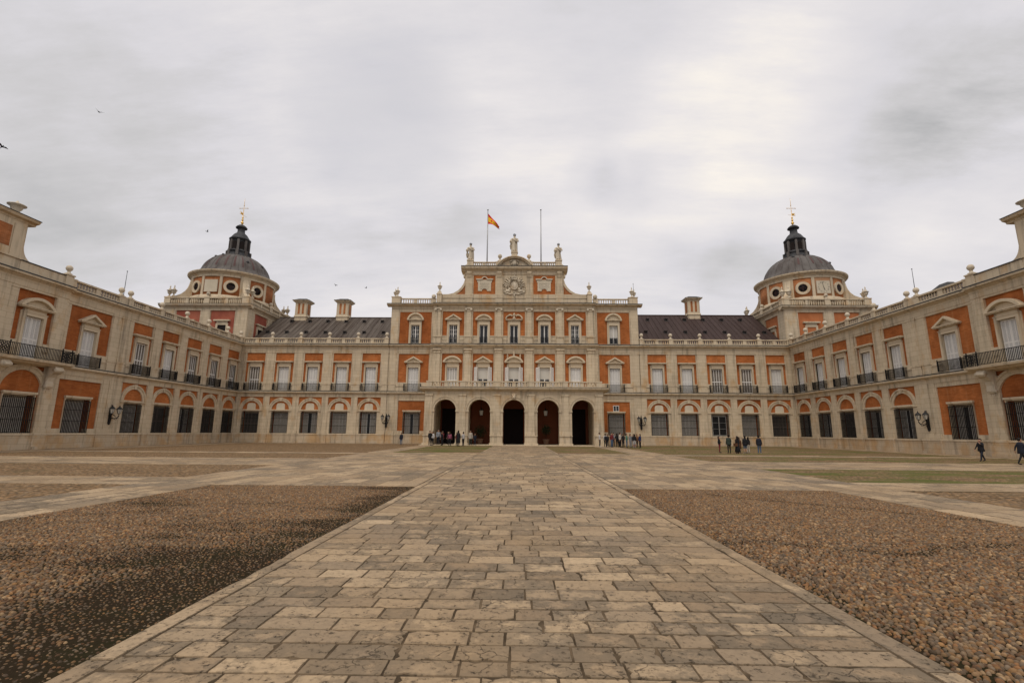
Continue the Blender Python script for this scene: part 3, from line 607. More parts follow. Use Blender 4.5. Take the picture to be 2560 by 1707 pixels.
# ------------------------------------------------------------------ central pavilion
def pavilion():
    root = thing('palace_pavilion', 'tall three-storey central palace front with arcade, royal crest and stepped gable', 'building', (.05, 70, 0), math.pi, GRP)
    F = .5; rc = base_rects(-18.32, 18.32, 13.74)
    def rr(x0, x1, *a): rc.append((x0, x1, *a))
    for sx in (-1, 1):
        c = sx*14.68
        rr(c-1.98, c+1.98, 1.78, 6.05, 0., f's{sx}l'); rr(c-1.2, c+1.2, 1.36, 4.45, -.30, f's{sx}r'); rr(c-1.16, c+1.16, 1.36, 4.42, -.45, f's{sx}r')
        rr(c-2.22, c+2.24, 8.70, 12.88, 0., f's{sx}u'); rr(c-1.0, c+1.0, 7.42, 11.2, .04, 'wall'); rr(c-.76, c+.76, 7.42, 10.9, -.30, 'wall')
        pil_up(rc, sx*17.75, .45); pil_low(rc, sx*17.7, .5)
    rr(-12.2, 12.2, 6.0, 13.74, F, 'wall'); rr(-12.2, 12.2, 13.0, 13.2, F+.06, 'wall'); rr(-12.2, 12.2, 13.2, 13.74, F+.10, 'wall')
    CX = [-8.95, -4.47, 0., 4.47, 8.95]
    for i, c in enumerate(CX):
        rr(c-1.55, c+1.55, 7.47, 12.9, F-.12, f'c{i}m'); rr(c-1.0, c+1.0, 7.47, 11.2, F-.06, 'wall'); rr(c-.76, c+.76, 7.47, 10.9, F-.45, 'wall')
    for x in (-11.2, -6.7, -2.235, 2.235, 6.7, 11.2):
        rr(x-.46, x+.46, 7.47, 12.98, F+.26, 'wall'); rr(x-.55, x+.55, 7.47, 8.4, F+.34, 'wall'); rr(x-.52, x+.52, 12.98, 13.12, F+.34, 'wall'); rr(x-.47, x+.47, 13.12, 13.40, F+.27, 'wall'); rr(x-.62, x+.62, 13.40, 13.62, F+.42, 'wall')
        rr(x-.72, x-.46, 7.47, 12.98, F+.05, 'wall'); rr(x+.46, x+.72, 7.47, 12.98, F+.05, 'wall')
    # ground floor behind the arcade
    rr(-11.6, 11.6, 0, 6.9, -.2, 'inner')
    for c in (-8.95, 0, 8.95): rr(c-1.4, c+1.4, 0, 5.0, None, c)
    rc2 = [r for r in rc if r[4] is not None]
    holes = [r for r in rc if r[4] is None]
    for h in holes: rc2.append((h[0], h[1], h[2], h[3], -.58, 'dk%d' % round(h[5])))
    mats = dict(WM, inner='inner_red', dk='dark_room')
    w = facade(root, rc2, mats)
    # upper storey
    ru = [(-18.32, 18.32, 14.0, 20.1, .06, 'wall'), (-18.32, 18.32, 19.75, 20.1, .12, 'wall')]
    for sx in (-1, 1):
        c = sx*14.66; ru += [(c-2.38, c+2.38, 14.46, 19.23, 0., f's{sx}v'), (c-.93, c+.93, 14.4, 17.7, .04, 'wall'), (c-.62, c+.62, 14.46, 17.26, -.28, 'wall'), (sx*17.7-.5, sx*17.7+.5, 14.4, 19.6, .13, 'wall')]
        ru += [(sx*17.7-.56, sx*17.7+.56, 14.4, 15.5, .18, 'wall')]
    ru.append((-11.95, 11.95, 14.0, 20.1, F, 'wall')); ru.append((-11.95, 11.95, 19.72, 20.1, F+.1, 'wall')); ru.append((-11.95, 11.95, 14.9, 15.02, F+.05, 'wall')); ru.append((-11.95, 11.95, 15.45, 15.58, F+.05, 'wall'))
    for i, c in enumerate(CX): ru += [(c-1.62, c+1.62, 15.6, 19.23, F-.12, f'c{i}t'), (c-.93, c+.93, 14.4, 17.7, F-.05, 'wall'), (c-.61, c+.61, 14.46, 17.22, F-.42, 'wall')]
    for x in (-11.22, -6.72, -2.235, 2.235, 6.72, 11.22):
        ru += [(x-.38, x+.38, 14.2, 19.72, F+.14, 'wall'), (x-.50, x+.50, 14.2, 15.5, F+.22, 'wall'), (x-.54, x+.54, 15.34, 15.5, F+.27, 'wall'), (x-.54, x+.54, 14.2, 14.6, F+.27, 'wall'), (x-.62, x+.62, 14.2, 19.72, F+.04, 'wall')][::1] if 0 else [(x-.64, x+.64, 14.2, 19.72, F+.05, 'wall'), (x-.38, x+.38, 14.2, 19.72, F+.24, 'wall'), (x-.50, x+.50, 14.2, 15.5, F+.32, 'wall'), (x-.55, x+.55, 15.32, 15.5, F+.40, 'wall')]
    w2 = facade(root, ru, mats)
    w.box(-18.2, 18.2, -12, -.64, 5.2, 20.0); w.box(-18.2, -10.5, -12, -.64, 0, 5.19); w.box(10.5, 18.2, -12, -.64, 0, 5.19)
    for x0, x1 in ((-7.5, -1.45), (1.45, 7.5)): w.box(x0, x1, -12, -.64, 0, 5.19)
    part('wall', w, 'ashlar', root); part('wall', w2, 'ashlar', root)
    cap = MB()
    for x in (-11.22, -6.72, -2.235, 2.235, 6.72, 11.22):    # ionic capitals
        cap.box(x-.50, x+.50, F, F+.42, 19.55, 19.68)
        for sx in (-1, 1): cap.tube([(x+sx*.38, F+.05, 19.42), (x+sx*.38, F+.42, 19.42)], .17, 10)
        cap.box(x-.42, x+.42, F, F+.32, 19.22, 19.32)
    part('capitals', cap, 'carved', root)
    for i, c in enumerate(CX):
        place(root, ['firstseg/d', 'firsttri/o', 'firsturn/o', 'firsttri/o', 'firstseg/b'][i], -c if 0 else [8.95, 4.47, 0., -4.47, -8.95][i], 7.44, F-.05)
        place(root, ['upper/a', 'upper/b', 'upper/k', 'upper/b', 'upper/a'][i], c, 14.45, F-.08)
    for sx in (-1, 1):     # local u = -X
        place(root, 'firsttri/a' if sx > 0 else 'firsttri/b', sx*14.68, 7.41); place(root, 'grille/x' if sx > 0 else 'grille/c', sx*14.68, 1.36)
        place(root, 'upper/s' if sx > 0 else 'upper/t', sx*14.66, 14.45)
    q = MB(); q.box(-14.68-.42, -14.68-.36, -.02, .08, 4.75, 5.55); q.box(-14.68+.36, -14.68+.42, -.02, .08, 4.75, 5.55); q.box(-14.68-.36, -14.68+.36, -.02, .078, 5.47, 5.55); q.box(-14.68-.42, -14.68+.42, -.02, .1, 4.70, 4.75); q.box(-14.71, -14.65, -.02, .06, 4.75, 5.47); q.cur = 1; q.box(-15.04, -14.32, -.02, .03, 4.75, 5.47); part('window', q, ['white_paint', 'glass_dark'], root)
    cornice(root, 12.22, 18.32); cornice(root, -18.32, -12.22); cornice(root, -12.22, 12.22, dn=F+.05)
    string(root, 11.9, 18.32); string(root, -18.32, -11.9)
    TOP = [(-.3, 20.06), (.22, 20.06), (.28, 20.14), (.52, 20.18), (.62, 20.24), (.66, 20.33), (.64, 20.35)]
    cornice(root, 12.0, 18.95, TOP, 0, .10); cornice(root, -18.95, -12.0, TOP, 0, .10); cornice(root, -12.0, 12.0, TOP, 0, .10, dn=F)
    for sx in (-1, 1):
        balrun(root, sorted([sx*12.1, sx*17.45]), 20.42, h=.86, n=.15, fins=False, first=True, pw=.72, step=.32)
        q = MB(); x = sx*17.55; q.box(x-.55, x+.75 if sx > 0 else x+.55, -.3, .5, 20.42, 21.40) if sx > 0 else q.box(x-.75, x+.55, -.3, .5, 20.42, 21.40)
        q.box(x-.62-(.2 if sx < 0 else 0), x+.62+(.2 if sx > 0 else 0), -.36, .56, 21.402, 21.5); pd = part('pedestal', q, 'stone', root)
        obj('urn', urn_mesh(.78), pd, (x-sx*.05, .28, 21.5)); obj('urn', urn_mesh(.72), pd, (x+sx*.42, -.25, 21.5))
        q = MB(); x = sx*11.15; q.box(x-.36, x+.36, F-.35, F+.38, 20.4, 21.75); q.box(x-.42, x+.42, F-.41, F+.44, 21.752, 21.86); q.frust((x-.38, x+.38, F-.38, F+.38), 21.862, (x-.24, x+.24, F-.24, F+.24), 22.2); pd = part('pedestal', q, 'stone', root)
        obj('urn', urn_mesh(.80), pd, (x, F, 22.2))
        q = MB(); q.ball((sx*12.02, F-.1, 21.55), .34, 10, 7, (1, .6, 1)); part('scroll_stone', q, 'carved', root)
    # attic storey
    A = MB(); A.box(-10.78, 10.78, F-.7, F+.05, 20.4, 21.24); A.box(-10.78, 10.78, F-.72, F+.12, 21.242, 21.84)
    ra = [(-7.35, 7.35, 21.84, 25.46, F+.02, 'wall'), (-7.35, 7.35, 24.95, 25.46, F+.08, 'wall')]
    for sx in (-1, 1):
        a, c = sorted((sx*2.84, sx*6.12)); ra.append((a, c, 21.88, 24.82, F-.06, f'a{sx}'))
    for x in (-6.75, -2.25, 2.25, 6.75): ra += [(x-.44, x+.44, 21.84, 25.46, F+.12, 'wall')]
    wa = facade(root, ra, mats, back=F-1.6); A.v; A.add(wa.v, wa.f)
    A.box(-7.3, 7.3, F-1.62, F-.32, 21.85, 25.4)
    for x in (-6.75, -2.25, 2.25, 6.75):
        A.box(x-.55, x+.55, F-.0, F+.20, 20.41, 21.235); A.box(x-.60, x+.60, F, F+.24, 21.236, 21.846)
        A.profx([(F+.1, 24.5), (F+.2, 24.5), (F+.24, 24.7), (F+.42, 25.1), (F+.42, 25.3), (F+.1, 25.44)], x-.34, x+.34)
    for sx in (-1, 1):      # sweeping side scrolls
        out = [(7.36, 24.75), (7.44, 24.1), (7.62, 23.5), (7.95, 22.95), (8.4, 22.47), (9.1, 22.04), (9.85, 21.87), (10.72, 21.85)]
        inn = [(7.36, 23.35), (7.55, 22.95), (7.9, 22.5), (8.35, 22.1), (8.82, 21.85)]
        A.prism([(sx*x, z) for x, z in out]+[(sx*x, z) for x, z in reversed(inn)], F-.55, F+.05)
        A.cur = 1; A.prism([(sx*7.34, 21.84)]+[(sx*x, z) for x, z in inn], F-.5, F-.04); A.cur = 0
        A.ball((sx*7.5, F-.2, 24.72), .3, 10, 7, (.6, 1, 1.2))
    part('attic', A, ['ashlar', 'brick_pale'], root)
    cornice(root, -7.98, 7.98, [(-1.7, 25.44), (.16, 25.44), (.24, 25.58), (.46, 25.66), (.60, 25.80), (.66, 26.02), (.66, 26.06)], 0, .08, dn=F)
    for sx in (-1, 1): balrun(root, sorted([sx*2.55, sx*6.62]), 26.12, h=.80, n=F-.05, fins=False, pw=.55, step=.33, first=True, fat=1.25)
    g = MB(); Rr = 3.18; cz = 27.72-Rr; a = math.acos((26.1-cz)/Rr)
    g.ring(0, cz, Rr-.34, Rr-.14, F-.1, F+.5, math.pi/2-a, math.pi/2+a, 26); g.ring(0, cz, Rr-.14, Rr, F-.12, F+.66, math.pi/2-a, math.pi/2+a, 26)
    ri = Rr-.33; ai = math.acos((26.1-cz)/ri); g.prism([(ri*math.sin(-ai+2*ai*k/24), cz+ri*math.cos(-ai+2*ai*k/24)) for k in range(25)], F-.12, F+.12)
    gb = part('gable', g, 'stone', root)
    q = MB(); q.ball((0, F+.2, 26.68), .42, 10, 7, (.85, .5, 1.1)); q.box(-.5, .5, F+.1, F+.3, 27.02, 27.12)
    for k in range(5): q.box(-.42+.2*k, -.34+.2*k, F+.12, F+.28, 27.12, 27.26)
    for sx in (-1, 1): q.tube([(sx*.4, F+.2, 27.1), (sx*.66, F+.22, 26.9), (sx*.56, F+.22, 26.62), (sx*.40, F+.22, 26.4)], .09, 6); q.tube([(sx*.3, F+.2, 26.3), (sx*.7, F+.2, 26.2)], .07, 6)
    part('gable_shield', q, 'carved', gb)
    for sx in (-1, 1):
        q = MB(); x = sx*2.2; q.box(x-.3, x+.3, F-.35, F+.2, 26.1, 27.0); q.frust((x-.36, x+.36, F-.41, F+.26), 27.002, (x-.13, x+.13, F-.2, F+.05), 27.35); q.lathe([(.13, 0), (.09, .12), (.14, .18), (.27, .34), (.33, .52), (.27, .72), (.14, .84), (0, .88)], (x, F-.08, 27.33), 14); part('ball_finial', q, 'carved', gb)
        q = MB(); x = sx*6.65; q.frust((x-.85, x+.62, F-.4, F+.5) if sx < 0 else (x-.62, x+.85, F-.4, F+.5), 26.15, (x-.46, x+.46, F-.36, F+.46), 26.45); q.box(x-.46, x+.46, F-.36, F+.46, 26.452, 27.0); q.box(x-.52, x+.52, F-.42, F+.52, 27.002, 27.1); part('pedestal', q, 'stone', root)
    q = MB(); q.frust((-.55, .55, F-.35, F+.45), 27.6, (-.45, .45, F-.28, F+.38), 27.85); q.box(-.45, .45, F-.28, F+.38, 27.852, 28.3); q.box(-.52, .52, F-.35, F+.45, 28.302, 28.42); part('pedestal', q, 'stone', gb)
    # plaques
    for sx, lines in ((1, ('PHILIPPVS II', 'INSTITVIT', 'PHILIPPVS V', 'PROVEXIT')), (-1, ('FERDINANDVS', 'VI PIVS FELIX', 'CONSVMMAVIT', 'MDCCLII'))):
        q = MB(); x = sx*4.46; n = F-.05; q.prism([(x-.98, 22.38), (x-.4, 22.38), (x-.36, 22.55), (x-.2, 22.72), (x, 22.78), (x+.2, 22.72), (x+.36, 22.55), (x+.4, 22.38), (x+.98, 22.38), (x+.98, 23.7), (x+1.1, 23.74), (x+1.1, 24.02), (x-1.1, 24.02), (x-1.1, 23.74), (x-.98, 23.7)], n-.03, n+.07)
        q.box(x-1.26, x-.48, n-.03, n+.2, 24.12, 24.27); q.box(x+.48, x+1.26, n-.03, n+.2, 24.12, 24.27); q.ring(x, 24.15, .34, .47, n-.03, n+.2, 0, math.pi, 14); q.box(x-1.2, x+1.2, n-.03, n+.1, 24.022, 24.118)
        pq = part('plaque', q, 'pale_plaster', root)
        t = MB()
        for k, s in enumerate(lines): text_mesh(t, s, x, n+.078, 23.66-.29*k, .27, 1.6)
        part('inscription', t, 'ink', pq)
    # royal arms carved in relief
    q = MB(); n = F+.05; K = lambda x, z, r, sq=(1, .6, 1): q.ball((x, n+.10, z), r, 10, 7, sq)
    K(0, 23.15, .55, (.85, .35, 1.15)); q.ring(0, 23.15, .50, .62, n, n+.24, 0, 2*math.pi, 24, .86); q.box(-.42, .42, n, n+.26, 24.1, 24.24); q.ring(0, 24.24, .28, .40, n, n+.22, 0, math.pi, 10); q.ring(0, 24.24, .12, .2, n, n+.26, 0, math.pi, 8); K(0, 24.72, .11, (1, 1, 1)); q.box(-.035, .035, n+.05, n+.12, 24.75, 25.12); q.box(-.12, .12, n+.05, n+.12, 24.93, 25.0)
    for sx in (-1, 1):
        K(sx*.4, 24.34, .12, (1, 1, 1)); K(sx*.75, 23.9, .2); K(sx*.95, 22.35, .33, (1.3, .6, .75)); K(sx*1.38, 22.2, .22, (1, .7, .8)); K(sx*.72, 22.62, .22, (.9, .9, 1)); q.tube([(sx*1.0, n+.12, 22.2), (sx*1.1, n+.15, 21.95), (sx*1.35, n+.12, 21.9)], .09, 6); q.tube([(sx*1.45, n+.1, 22.2), (sx*1.62, n+.12, 22.5), (sx*1.5, n+.1, 22.75)], .06, 6)
        for k in range(8):
            an = R(8+k*13.5); r0, r1 = .72, 1.62-.25*abs(k-3)/4; x0, z0 = sx*r0*math.cos(an), 23.0+r0*math.sin(an); x1, z1 = sx*r1*math.cos(an), 23.0+r1*math.sin(an)
            q.tube([(x0, n+.05, z0), (x1, n+.12, z1)], [.05, .10], 6)
            q.tube([(x1-sx*.1, n+.1, z1-.12), (x1+sx*.06, n+.2, z1-.02), (x1+sx*.02, n+.1, z1+.14)], [.04, .10, .03], 6)
        q.tube([(sx*.2, n+.1, 21.95), (sx*.6, n+.14, 21.85), (sx*1.1, n+.1, 22.0), (sx*1.5, n+.1, 21.9)], [.1, .14, .1, .05], 7)
    rn = random.Random(12)
    for k in range(90):
        an = R(rn.uniform(-35, 75)); rr_ = rn.uniform(.7, 1.75); sx = rn.choice((-1, 1)); x, z = sx*rr_*math.cos(an)*.98, 22.9+rr_*math.sin(an)*1.02
        if abs(x) < 1.78 and z > 21.9: q.tube([(x, n+.04, z), (x+sx*rn.uniform(.02, .2), n+rn.uniform(.14, .30), z+rn.uniform(-.05, .2))], [rn.uniform(.06, .12), .03], 5)
    q.ring(0, 22.0, .16, .24, n, n+.2, 0, 2*math.pi, 12); K(0, 21.9, .16); K(0, 21.62, .12); q.tube([(0, n+.1, 21.75), (0, n+.1, 21.35)], [.1, .03], 6)
    part('coat_of_arms', q, 'carved', root)
    # ---- arcade
    p = MB(); N0, N1 = 5.3, 6.5; XC = [-8.98, -4.49, 0., 4.49, 8.98]; ox = -.10
    XC = [x+ox for x in XC]; ri = 1.42; zs = 4.46
    edges = [-11.70+ox]+[v for x in XC for v in (x-ri, x+ri)]+[11.70+ox]
    for i in range(0, len(edges), 2): p.box(edges[i], edges[i+1], N0, N1, 0, zs)
    for x in XC:
        seg = 20
        for k in range(seg):
            t0, t1 = math.pi*k/seg, math.pi*(k+1)/seg; a0, a1 = (x+ri*math.cos(t0), zs+ri*math.sin(t0)), (x+ri*math.cos(t1), zs+ri*math.sin(t1))
            p.prism([a0, (a0[0], 6.95), (a1[0], 6.95), a1], N0, N1)
        p.ring(x, zs, ri+.0, ri+.28, N1-.05, N1+.07, 0, math.pi, 24); p.ring(x, zs, ri+.28, ri+.43, N1-.05, N1+.14, 0, math.pi, 24)
    for i in range(0, len(edges), 2): p.box(edges[i], edges[i+1], N0, N1, zs+.001, 6.95)
    for x in (-11.1, -6.72, -2.245, 2.245, 6.72, 11.1):
        x += ox; p.box(x-.44, x+.44, N1, N1+.15, 1.6, 6.6); p.box(x-.52, x+.52, N1, N1+.22, 6.35, 6.6); p.box(x-.50, x+.50, N1, N1+.2, 1.3, 1.62); h = .84 if abs(x) < 11 else .66; 
        p.box(x-h+.08, x+h-.08, N1, N1+.26, .30, 1.25); p.box(x-h, x+h, N1, N1+.34, 1.18, 1.32); p.box(x-h-.06, x+h+.06, N1, N1+.40, 0, .30)
    for x in XC:
        for sx in (-1, 1): p.box(*sorted((x+sx*(ri-.05), x+sx*(ri+.50))), N0-.03, N1+.10, zs-.20, zs)
    p.box(-11.69+ox, 11.69+ox, -.15, N0-.01, 6.3, 6.94)       # vault slab
    for sx in (-1, 1): p.box(*sorted((sx*11.69+ox, sx*10.6+ox)), -.1, N0-.01, 0, 6.29)
    for x in (-6.72, -2.245, 2.245, 6.72): p.box(x-.42+ox, x+.42+ox, .0, .35, 0, 6.29)
    pw = part('portico', p, 'ashlar', root)
    q = MB(); q.profx([(-.1, 6.951), (N1+.1, 6.951), (N1+.18, 7.05), (N1+.42, 7.12), (N1+.55, 7.22), (N1+.60, 7.40), (N1+.58, 7.44), (-.1, 7.44)], -12.3+ox, 12.3+ox)
    q.cur = 1; q.box(-12.28+ox, 12.28+ox, N1+.1, N1+.62, 7.442, 7.475); part('cornice', q, ['stone', 'lead_edge'], pw)
    balrun(root, [x+ox for x in (-11.15, -6.72, -2.245, 2.245, 6.72, 11.15)], 7.47, h=.80, n=N1-.02, fins=False, pw=.72, step=.37, midp=True, fat=1.35)
    for sx in (-1, 1): q = MB(); q.box(*sorted((sx*11.06+ox, sx*11.25+ox)), .5, N1-.2, 7.47, 8.25); part('parapet', q, 'stone', pw)
    q = MB(); q.ball((ox, N1+.26, 6.2), .24, 10, 7, (1, .7, 1.2)); q.ball((ox-.13, N1+.3, 6.38), .12, 8, 5); q.ball((ox+.13, N1+.3, 6.38), .12, 8, 5); q.tube([(ox-.3, N1+.2, 6.5), (ox, N1+.3, 6.6), (ox+.3, N1+.2, 6.5)], .09, 6); q.ball((ox, N1+.4, 6.12), .09, 6, 5); part('keystone_mask', q, 'carved', pw)
    q = MB(); q.box(-12.1+ox, 12.1+ox, -.1, N1+.75, -.02, .06); part('step', q, 'stone', pw)
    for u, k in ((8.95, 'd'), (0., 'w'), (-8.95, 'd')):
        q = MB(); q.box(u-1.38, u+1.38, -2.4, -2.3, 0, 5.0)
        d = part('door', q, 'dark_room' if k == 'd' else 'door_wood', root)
        q = MB(); 
        for i in range(2): 
            x0 = u-1.3+1.32*i; glz = MB()
            for a, c in ((x0, x0+.08), (x0+1.2, x0+1.28)): q.box(a, c, -2.3, -2.22, .02, 2.5)
            q.box(x0+.08, x0+1.2, -2.3, -2.22, 2.42, 2.5); q.box(x0+.08, x0+1.2, -2.3, -2.22, .02, .2); q.box(x0+.08, x0+1.2, -2.3, -2.23, 1.1, 1.2)
        part('door_frame', q, 'shutter_grey' if k == 'd' else 'door_wood', d)
    return root
def text_mesh(mb, s, x, n, z, size, width, rot=None):
    cu = bpy.data.curves.new('t', 'FONT'); cu.body = s; cu.size = size; cu.align_x = 'CENTER'; cu.align_y = 'CENTER' if rot is not None else 'TOP'; cu.resolution_u = 1
    o = bpy.data.objects.new('t', cu); COL.objects.link(o); bpy.context.view_layer.update()
    me = bpy.data.meshes.new_from_object(o); xs = [v.co.x for v in me.vertices]; w = max(xs)-min(xs) if xs else 1; k = min(1, width/w)
    vs = []
    for v in me.vertices:
        a, c = v.co.x*k, v.co.y
        if rot is not None: a, c = a*math.cos(rot)-c*math.sin(rot), a*math.sin(rot)+c*math.cos(rot)
        vs.append((x-a, n, z+c))          # seen from +n, local u runs to the viewer's left
    mb.add(vs, [tuple(p.vertices) for p in me.polygons]); bpy.data.objects.remove(o); bpy.data.meshes.remove(me); bpy.data.curves.remove(cu)
PAV = pavilion()
# ------------------------------------------------------------------ domed corner towers
def tower(sign, label):
    c = (sign*47.75, 78.6, 0); root = thing('domed_tower', label, 'building', c, 0, GRP); H = 6.6
    pm = 'red_plaster' if sign < 0 else 'orange_plaster'
    for i, rot in enumerate((math.pi, R(90) if sign > 0 else R(-90), 0, R(-90) if sign > 0 else R(90))):
        X = Matrix.Rotation(rot, 4, 'Z')
        # local facade frame: u along x, n outward along +y
        rc = [(-H, H, 0, 20.3, H, 'wall'), (-H, H, 19.9, 20.3, H+.08, 'wall'), (-H, -H+1.9, 0, 19.9, H+.10, 'wall'), (H-1.9, H, 0, 19.9, H+.10, 'wall'), (-.74, .74, 0, 19.9, H+.10, 'wall')]
        for a, b2, k in ((-H+2.0, -.82, 'a'), (.82, H-2.0, 'b')): rc.append((a, b2, 13.5, 19.86, H-.08, k))
        w = facade(root, rc, {'wall': 'ashlar', 'brick': pm}, xf=X, back=H-.6)
        part('wall', w, 'ashlar', root, xf=X)
        q = MB(); q.profx([(H-.4, 20.28), (H+.15, 20.28), (H+.2, 20.42), (H+.42, 20.5), (H+.56, 20.62), (H+.62, 20.84), (H-.4, 20.84)], -H-.15*(i % 2)-.62+(.62-.01)*(i % 2)*1.25, H+.15*(i % 2)+.62-(.62-.01)*(i % 2)*1.25)
        q.cur = 1; e = H+.64 if i % 2 == 0 else H+.0; q.box(-e, e, H-.4, H+.64, 20.842, 20.90); part('cornice', q, ['stone', 'lead_edge'], root, xf=X)
        if i < 2:
            for cx in (-2.75, 2.75):
                q = MB(); q.box(cx-.95, cx-.66, H-.1, H+.06, 15.6, 17.6); q.box(cx+.66, cx+.95, H-.1, H+.06, 15.6, 17.6); q.box(cx-.95, cx+.95, H-.1, H+.061, 17.6, 17.85); q.box(cx-.85, cx+.85, H-.1, H+.03, 17.85, 18.2); q.box(cx-1.25, cx+1.25, H-.1, H+.28, 18.2, 18.42)
                q.cur = 1; q.box(cx-.66, cx+.66, H-.1, H-.03, 15.6, 17.6); part('window', q, ['stone', 'dark_room' if sign < 0 else 'orange_plaster'], root, xf=X)
        run = [-H+.45, 0, H-.45]
        balrun(root, run, 20.9, h=1.1, n=H-.1, t=.4, pw=.8, fins=True, finset=[0], xf=X, step=.36, fat=1.3)
        q = MB()
        for px in (-H+.35, H-.35): pass
        pd = MB(); pd.box(-H-.02, -H+1.0, H-.62, H+.18, 20.9, 22.0); pd.box(-H-.08, -H+1.06, H-.68, H+.24, 22.002, 22.12); o = part('pedestal', pd, 'stone', root, xf=X)
        obj('urn', urn_mesh(.95), o, X @ Vector((-H+.45, H-.2, 22.12))); obj('urn', urn_mesh(.95), o, X @ Vector((H-1.05, H-.2, 22.12)))
    q = MB(); q.box(-H+.3, H-.3, -H+.3, H-.3, 14, 20.9); q.lathe([(6.34, 20.9), (6.34, 22.30), (6.28, 22.42), (6.28, 22.62)], seg=64); part('drum_base', q, 'stone', root)
    # drum: brick core, stone strips, oculi
    q = MB(); q.lathe([(6.12, 22.6), (6.12, 25.9)], seg=96, smooth=True); part('brick_panel', q, 'brick_pale', root)
    q = MB(); q.lathe([(6.2, 25.62), (6.26, 25.63), (6.26, 25.95), (6.34, 26.0), (6.42, 26.12), (6.7, 26.26), (6.84, 26.42), (6.86, 26.6), (6.3, 26.66)], seg=96, smooth=False)
    for quad in range(4):
        base = quad*90
        for a, b2 in ((-15.4, -11.4), (11.4, 15.4), (38.2, 51.8)):
            if b2 == 52: q.lathe([(6.1, 22.6), (6.26, 22.6), (6.26, 25.63)], seg=10, a0=R(base+a-90), a1=R(base+b2-90), smooth=False)
            else: q.lathe([(6.1, 22.6), (6.24, 22.6), (6.24, 25.63)], seg=4, a0=R(base+a-90), a1=R(base+b2-90), smooth=False)
            for aa in (a, b2):
                t = R(base+aa-90); d = Vector((math.cos(t), math.sin(t), 0)); q.add([d*6.05+Vector((0, 0, 22.6)), d*6.25+Vector((0, 0, 22.6)), d*6.25+Vector((0, 0, 25.63)), d*6.05+Vector((0, 0, 25.63))], [(0, 1, 2, 3)])
    dr = part('drum', q, 'stone', root)
    for quad in range(4):
        for a in (-26.7, 26.7):
            t = R(quad*90+a); X = Matrix.Rotation(t+math.pi, 4, 'Z'); o = MB()
            o.ring(0, 24.05, .66, 1.03, 6.0, 6.28, 0, 2*math.pi, 32); o.ring(0, 24.05, .62, .68, 5.9, 6.2, 0, 2*math.pi, 32); o.cur = 1
            o.lathe([(.0, 0), (.66, 0)], (0, 0, 0), 24); n0 = len(o.v)-48
            for i in range(n0, len(o.v)): x, y, z = o.v[i]; o.v[i] = (x, 6.16, 24.05+y)
            o.cur = 2; o.box(-.03, .03, 6.165, 6.2, 23.4, 24.7); o.box(-.65, .65, 6.165, 6.2, 24.02, 24.08)
            part('oculus', o, ['stone', 'oculus_glass', 'door_wood'], root, xf=X)
    # plaque on the front face: blank stone on the left tower, clock on the right tower
    t = R(0); X = Matrix.Rotation(math.pi, 4, 'Z'); q = MB(); q.box(-1.02, 1.02, 6.0, 6.22, 23.05, 25.05)
    if sign > 0:
        f = MB(); f.lathe([(6.05, 22.7), (6.15, 22.7), (6.15, 25.62)], seg=8, a0=R(-90-11.6), a1=R(-90+11.6)); part('plaster_panel', f, 'pale_clock', root)
    pq = part('clock_face' if sign > 0 else 'sundial_plaque', q, 'pale_plaster', root, xf=X)
    if sign > 0:
        q = MB(); cz = 24.05
        for k, s in enumerate(('XII', 'I', 'II', 'III', 'IIII', 'V', 'VI', 'VII', 'VIII', 'IX', 'X', 'XI')):
            a = -R(30*k); text_mesh(q, s, -math.sin(a)*-.78*-1 if 0 else math.sin(a)*.78, 6.226, cz+math.cos(a)*.78, .30, .34, rot=a)
        part('numerals', q, 'clock_ink', pq, xf=X)
        for ang, ln, w, nm in ((-11, .86, .035, 'clock_hand'), (163, .60, .055, 'clock_hand')):
            q = MB(); a = R(ang); d = Vector((-math.sin(a), 0, math.cos(a))); e = Vector((math.cos(a), 0, math.sin(a))); c0 = Vector((0, 6.24, cz))
            q.add([c0-d*.15-e*w*.6, c0-d*.15+e*w*.6, c0+d*ln*.8+e*w, c0+d*ln, c0+d*ln*.8-e*w], [(0, 1, 2, 3, 4)]); part(nm, q, 'clock_ink', pq, xf=X)
    # scroll buttresses to the corners
    for quad in range(4):
        X = Matrix.Rotation(R(45+90*quad), 4, 'Z'); q = MB()
        prof = [(5.9, 25.6), (6.35, 25.4), (6.42, 24.9), (6.6, 24.2), (6.95, 23.5), (7.5, 22.85), (8.2, 22.4), (8.6, 22.3), (8.75, 22.1), (8.75, 21.0), (5.9, 21.0)]
        q.profx([(y, z) for y, z in prof], -.42, .42); part('buttress', q, 'stone', root, xf=X)
    # dome
    q = MB(); P = [(6.8, 26.62), (6.35, 26.70), (5.85, 26.90), (5.48, 27.22), (5.27, 27.55)]+[(5.25*math.cos(t)**.92, 26.9+4.2*math.sin(t)) for t in [R(13+58*k/16) for k in range(17)]]
    q.lathe(P, seg=64)
    for k in range(32):
        a = 2*math.pi*k/32; d = Vector((math.cos(a), math.sin(a), 0)); q.tube([d*(r+.015)+Vector((0, 0, z)) for r, z in P[2:]], .045, 4)
    dm = part('dome', q, 'lead_dome', root)
    st = MB()
    for a0, w in ((-63, 3.2), (-49, 2.4), (-94, 3.4), (-78, 4.2), (-118, 3.), (-30, 3.)) :
        pts = P[5:16] if sign < 0 else P[7:14]; st = MB(); st.lathe([(r+.022, z+.012) for r, z in pts], seg=4, a0=R(a0-w/2), a1=R(a0+w/2)); part('rust_streak', st, 'lead_red_streak', dm)
    v = MB(); v.ball((0, 0, 0), .24, 8, 6, (1, 1, .8))
    vm = v.mesh('dome_vent', ['lead_dark'])
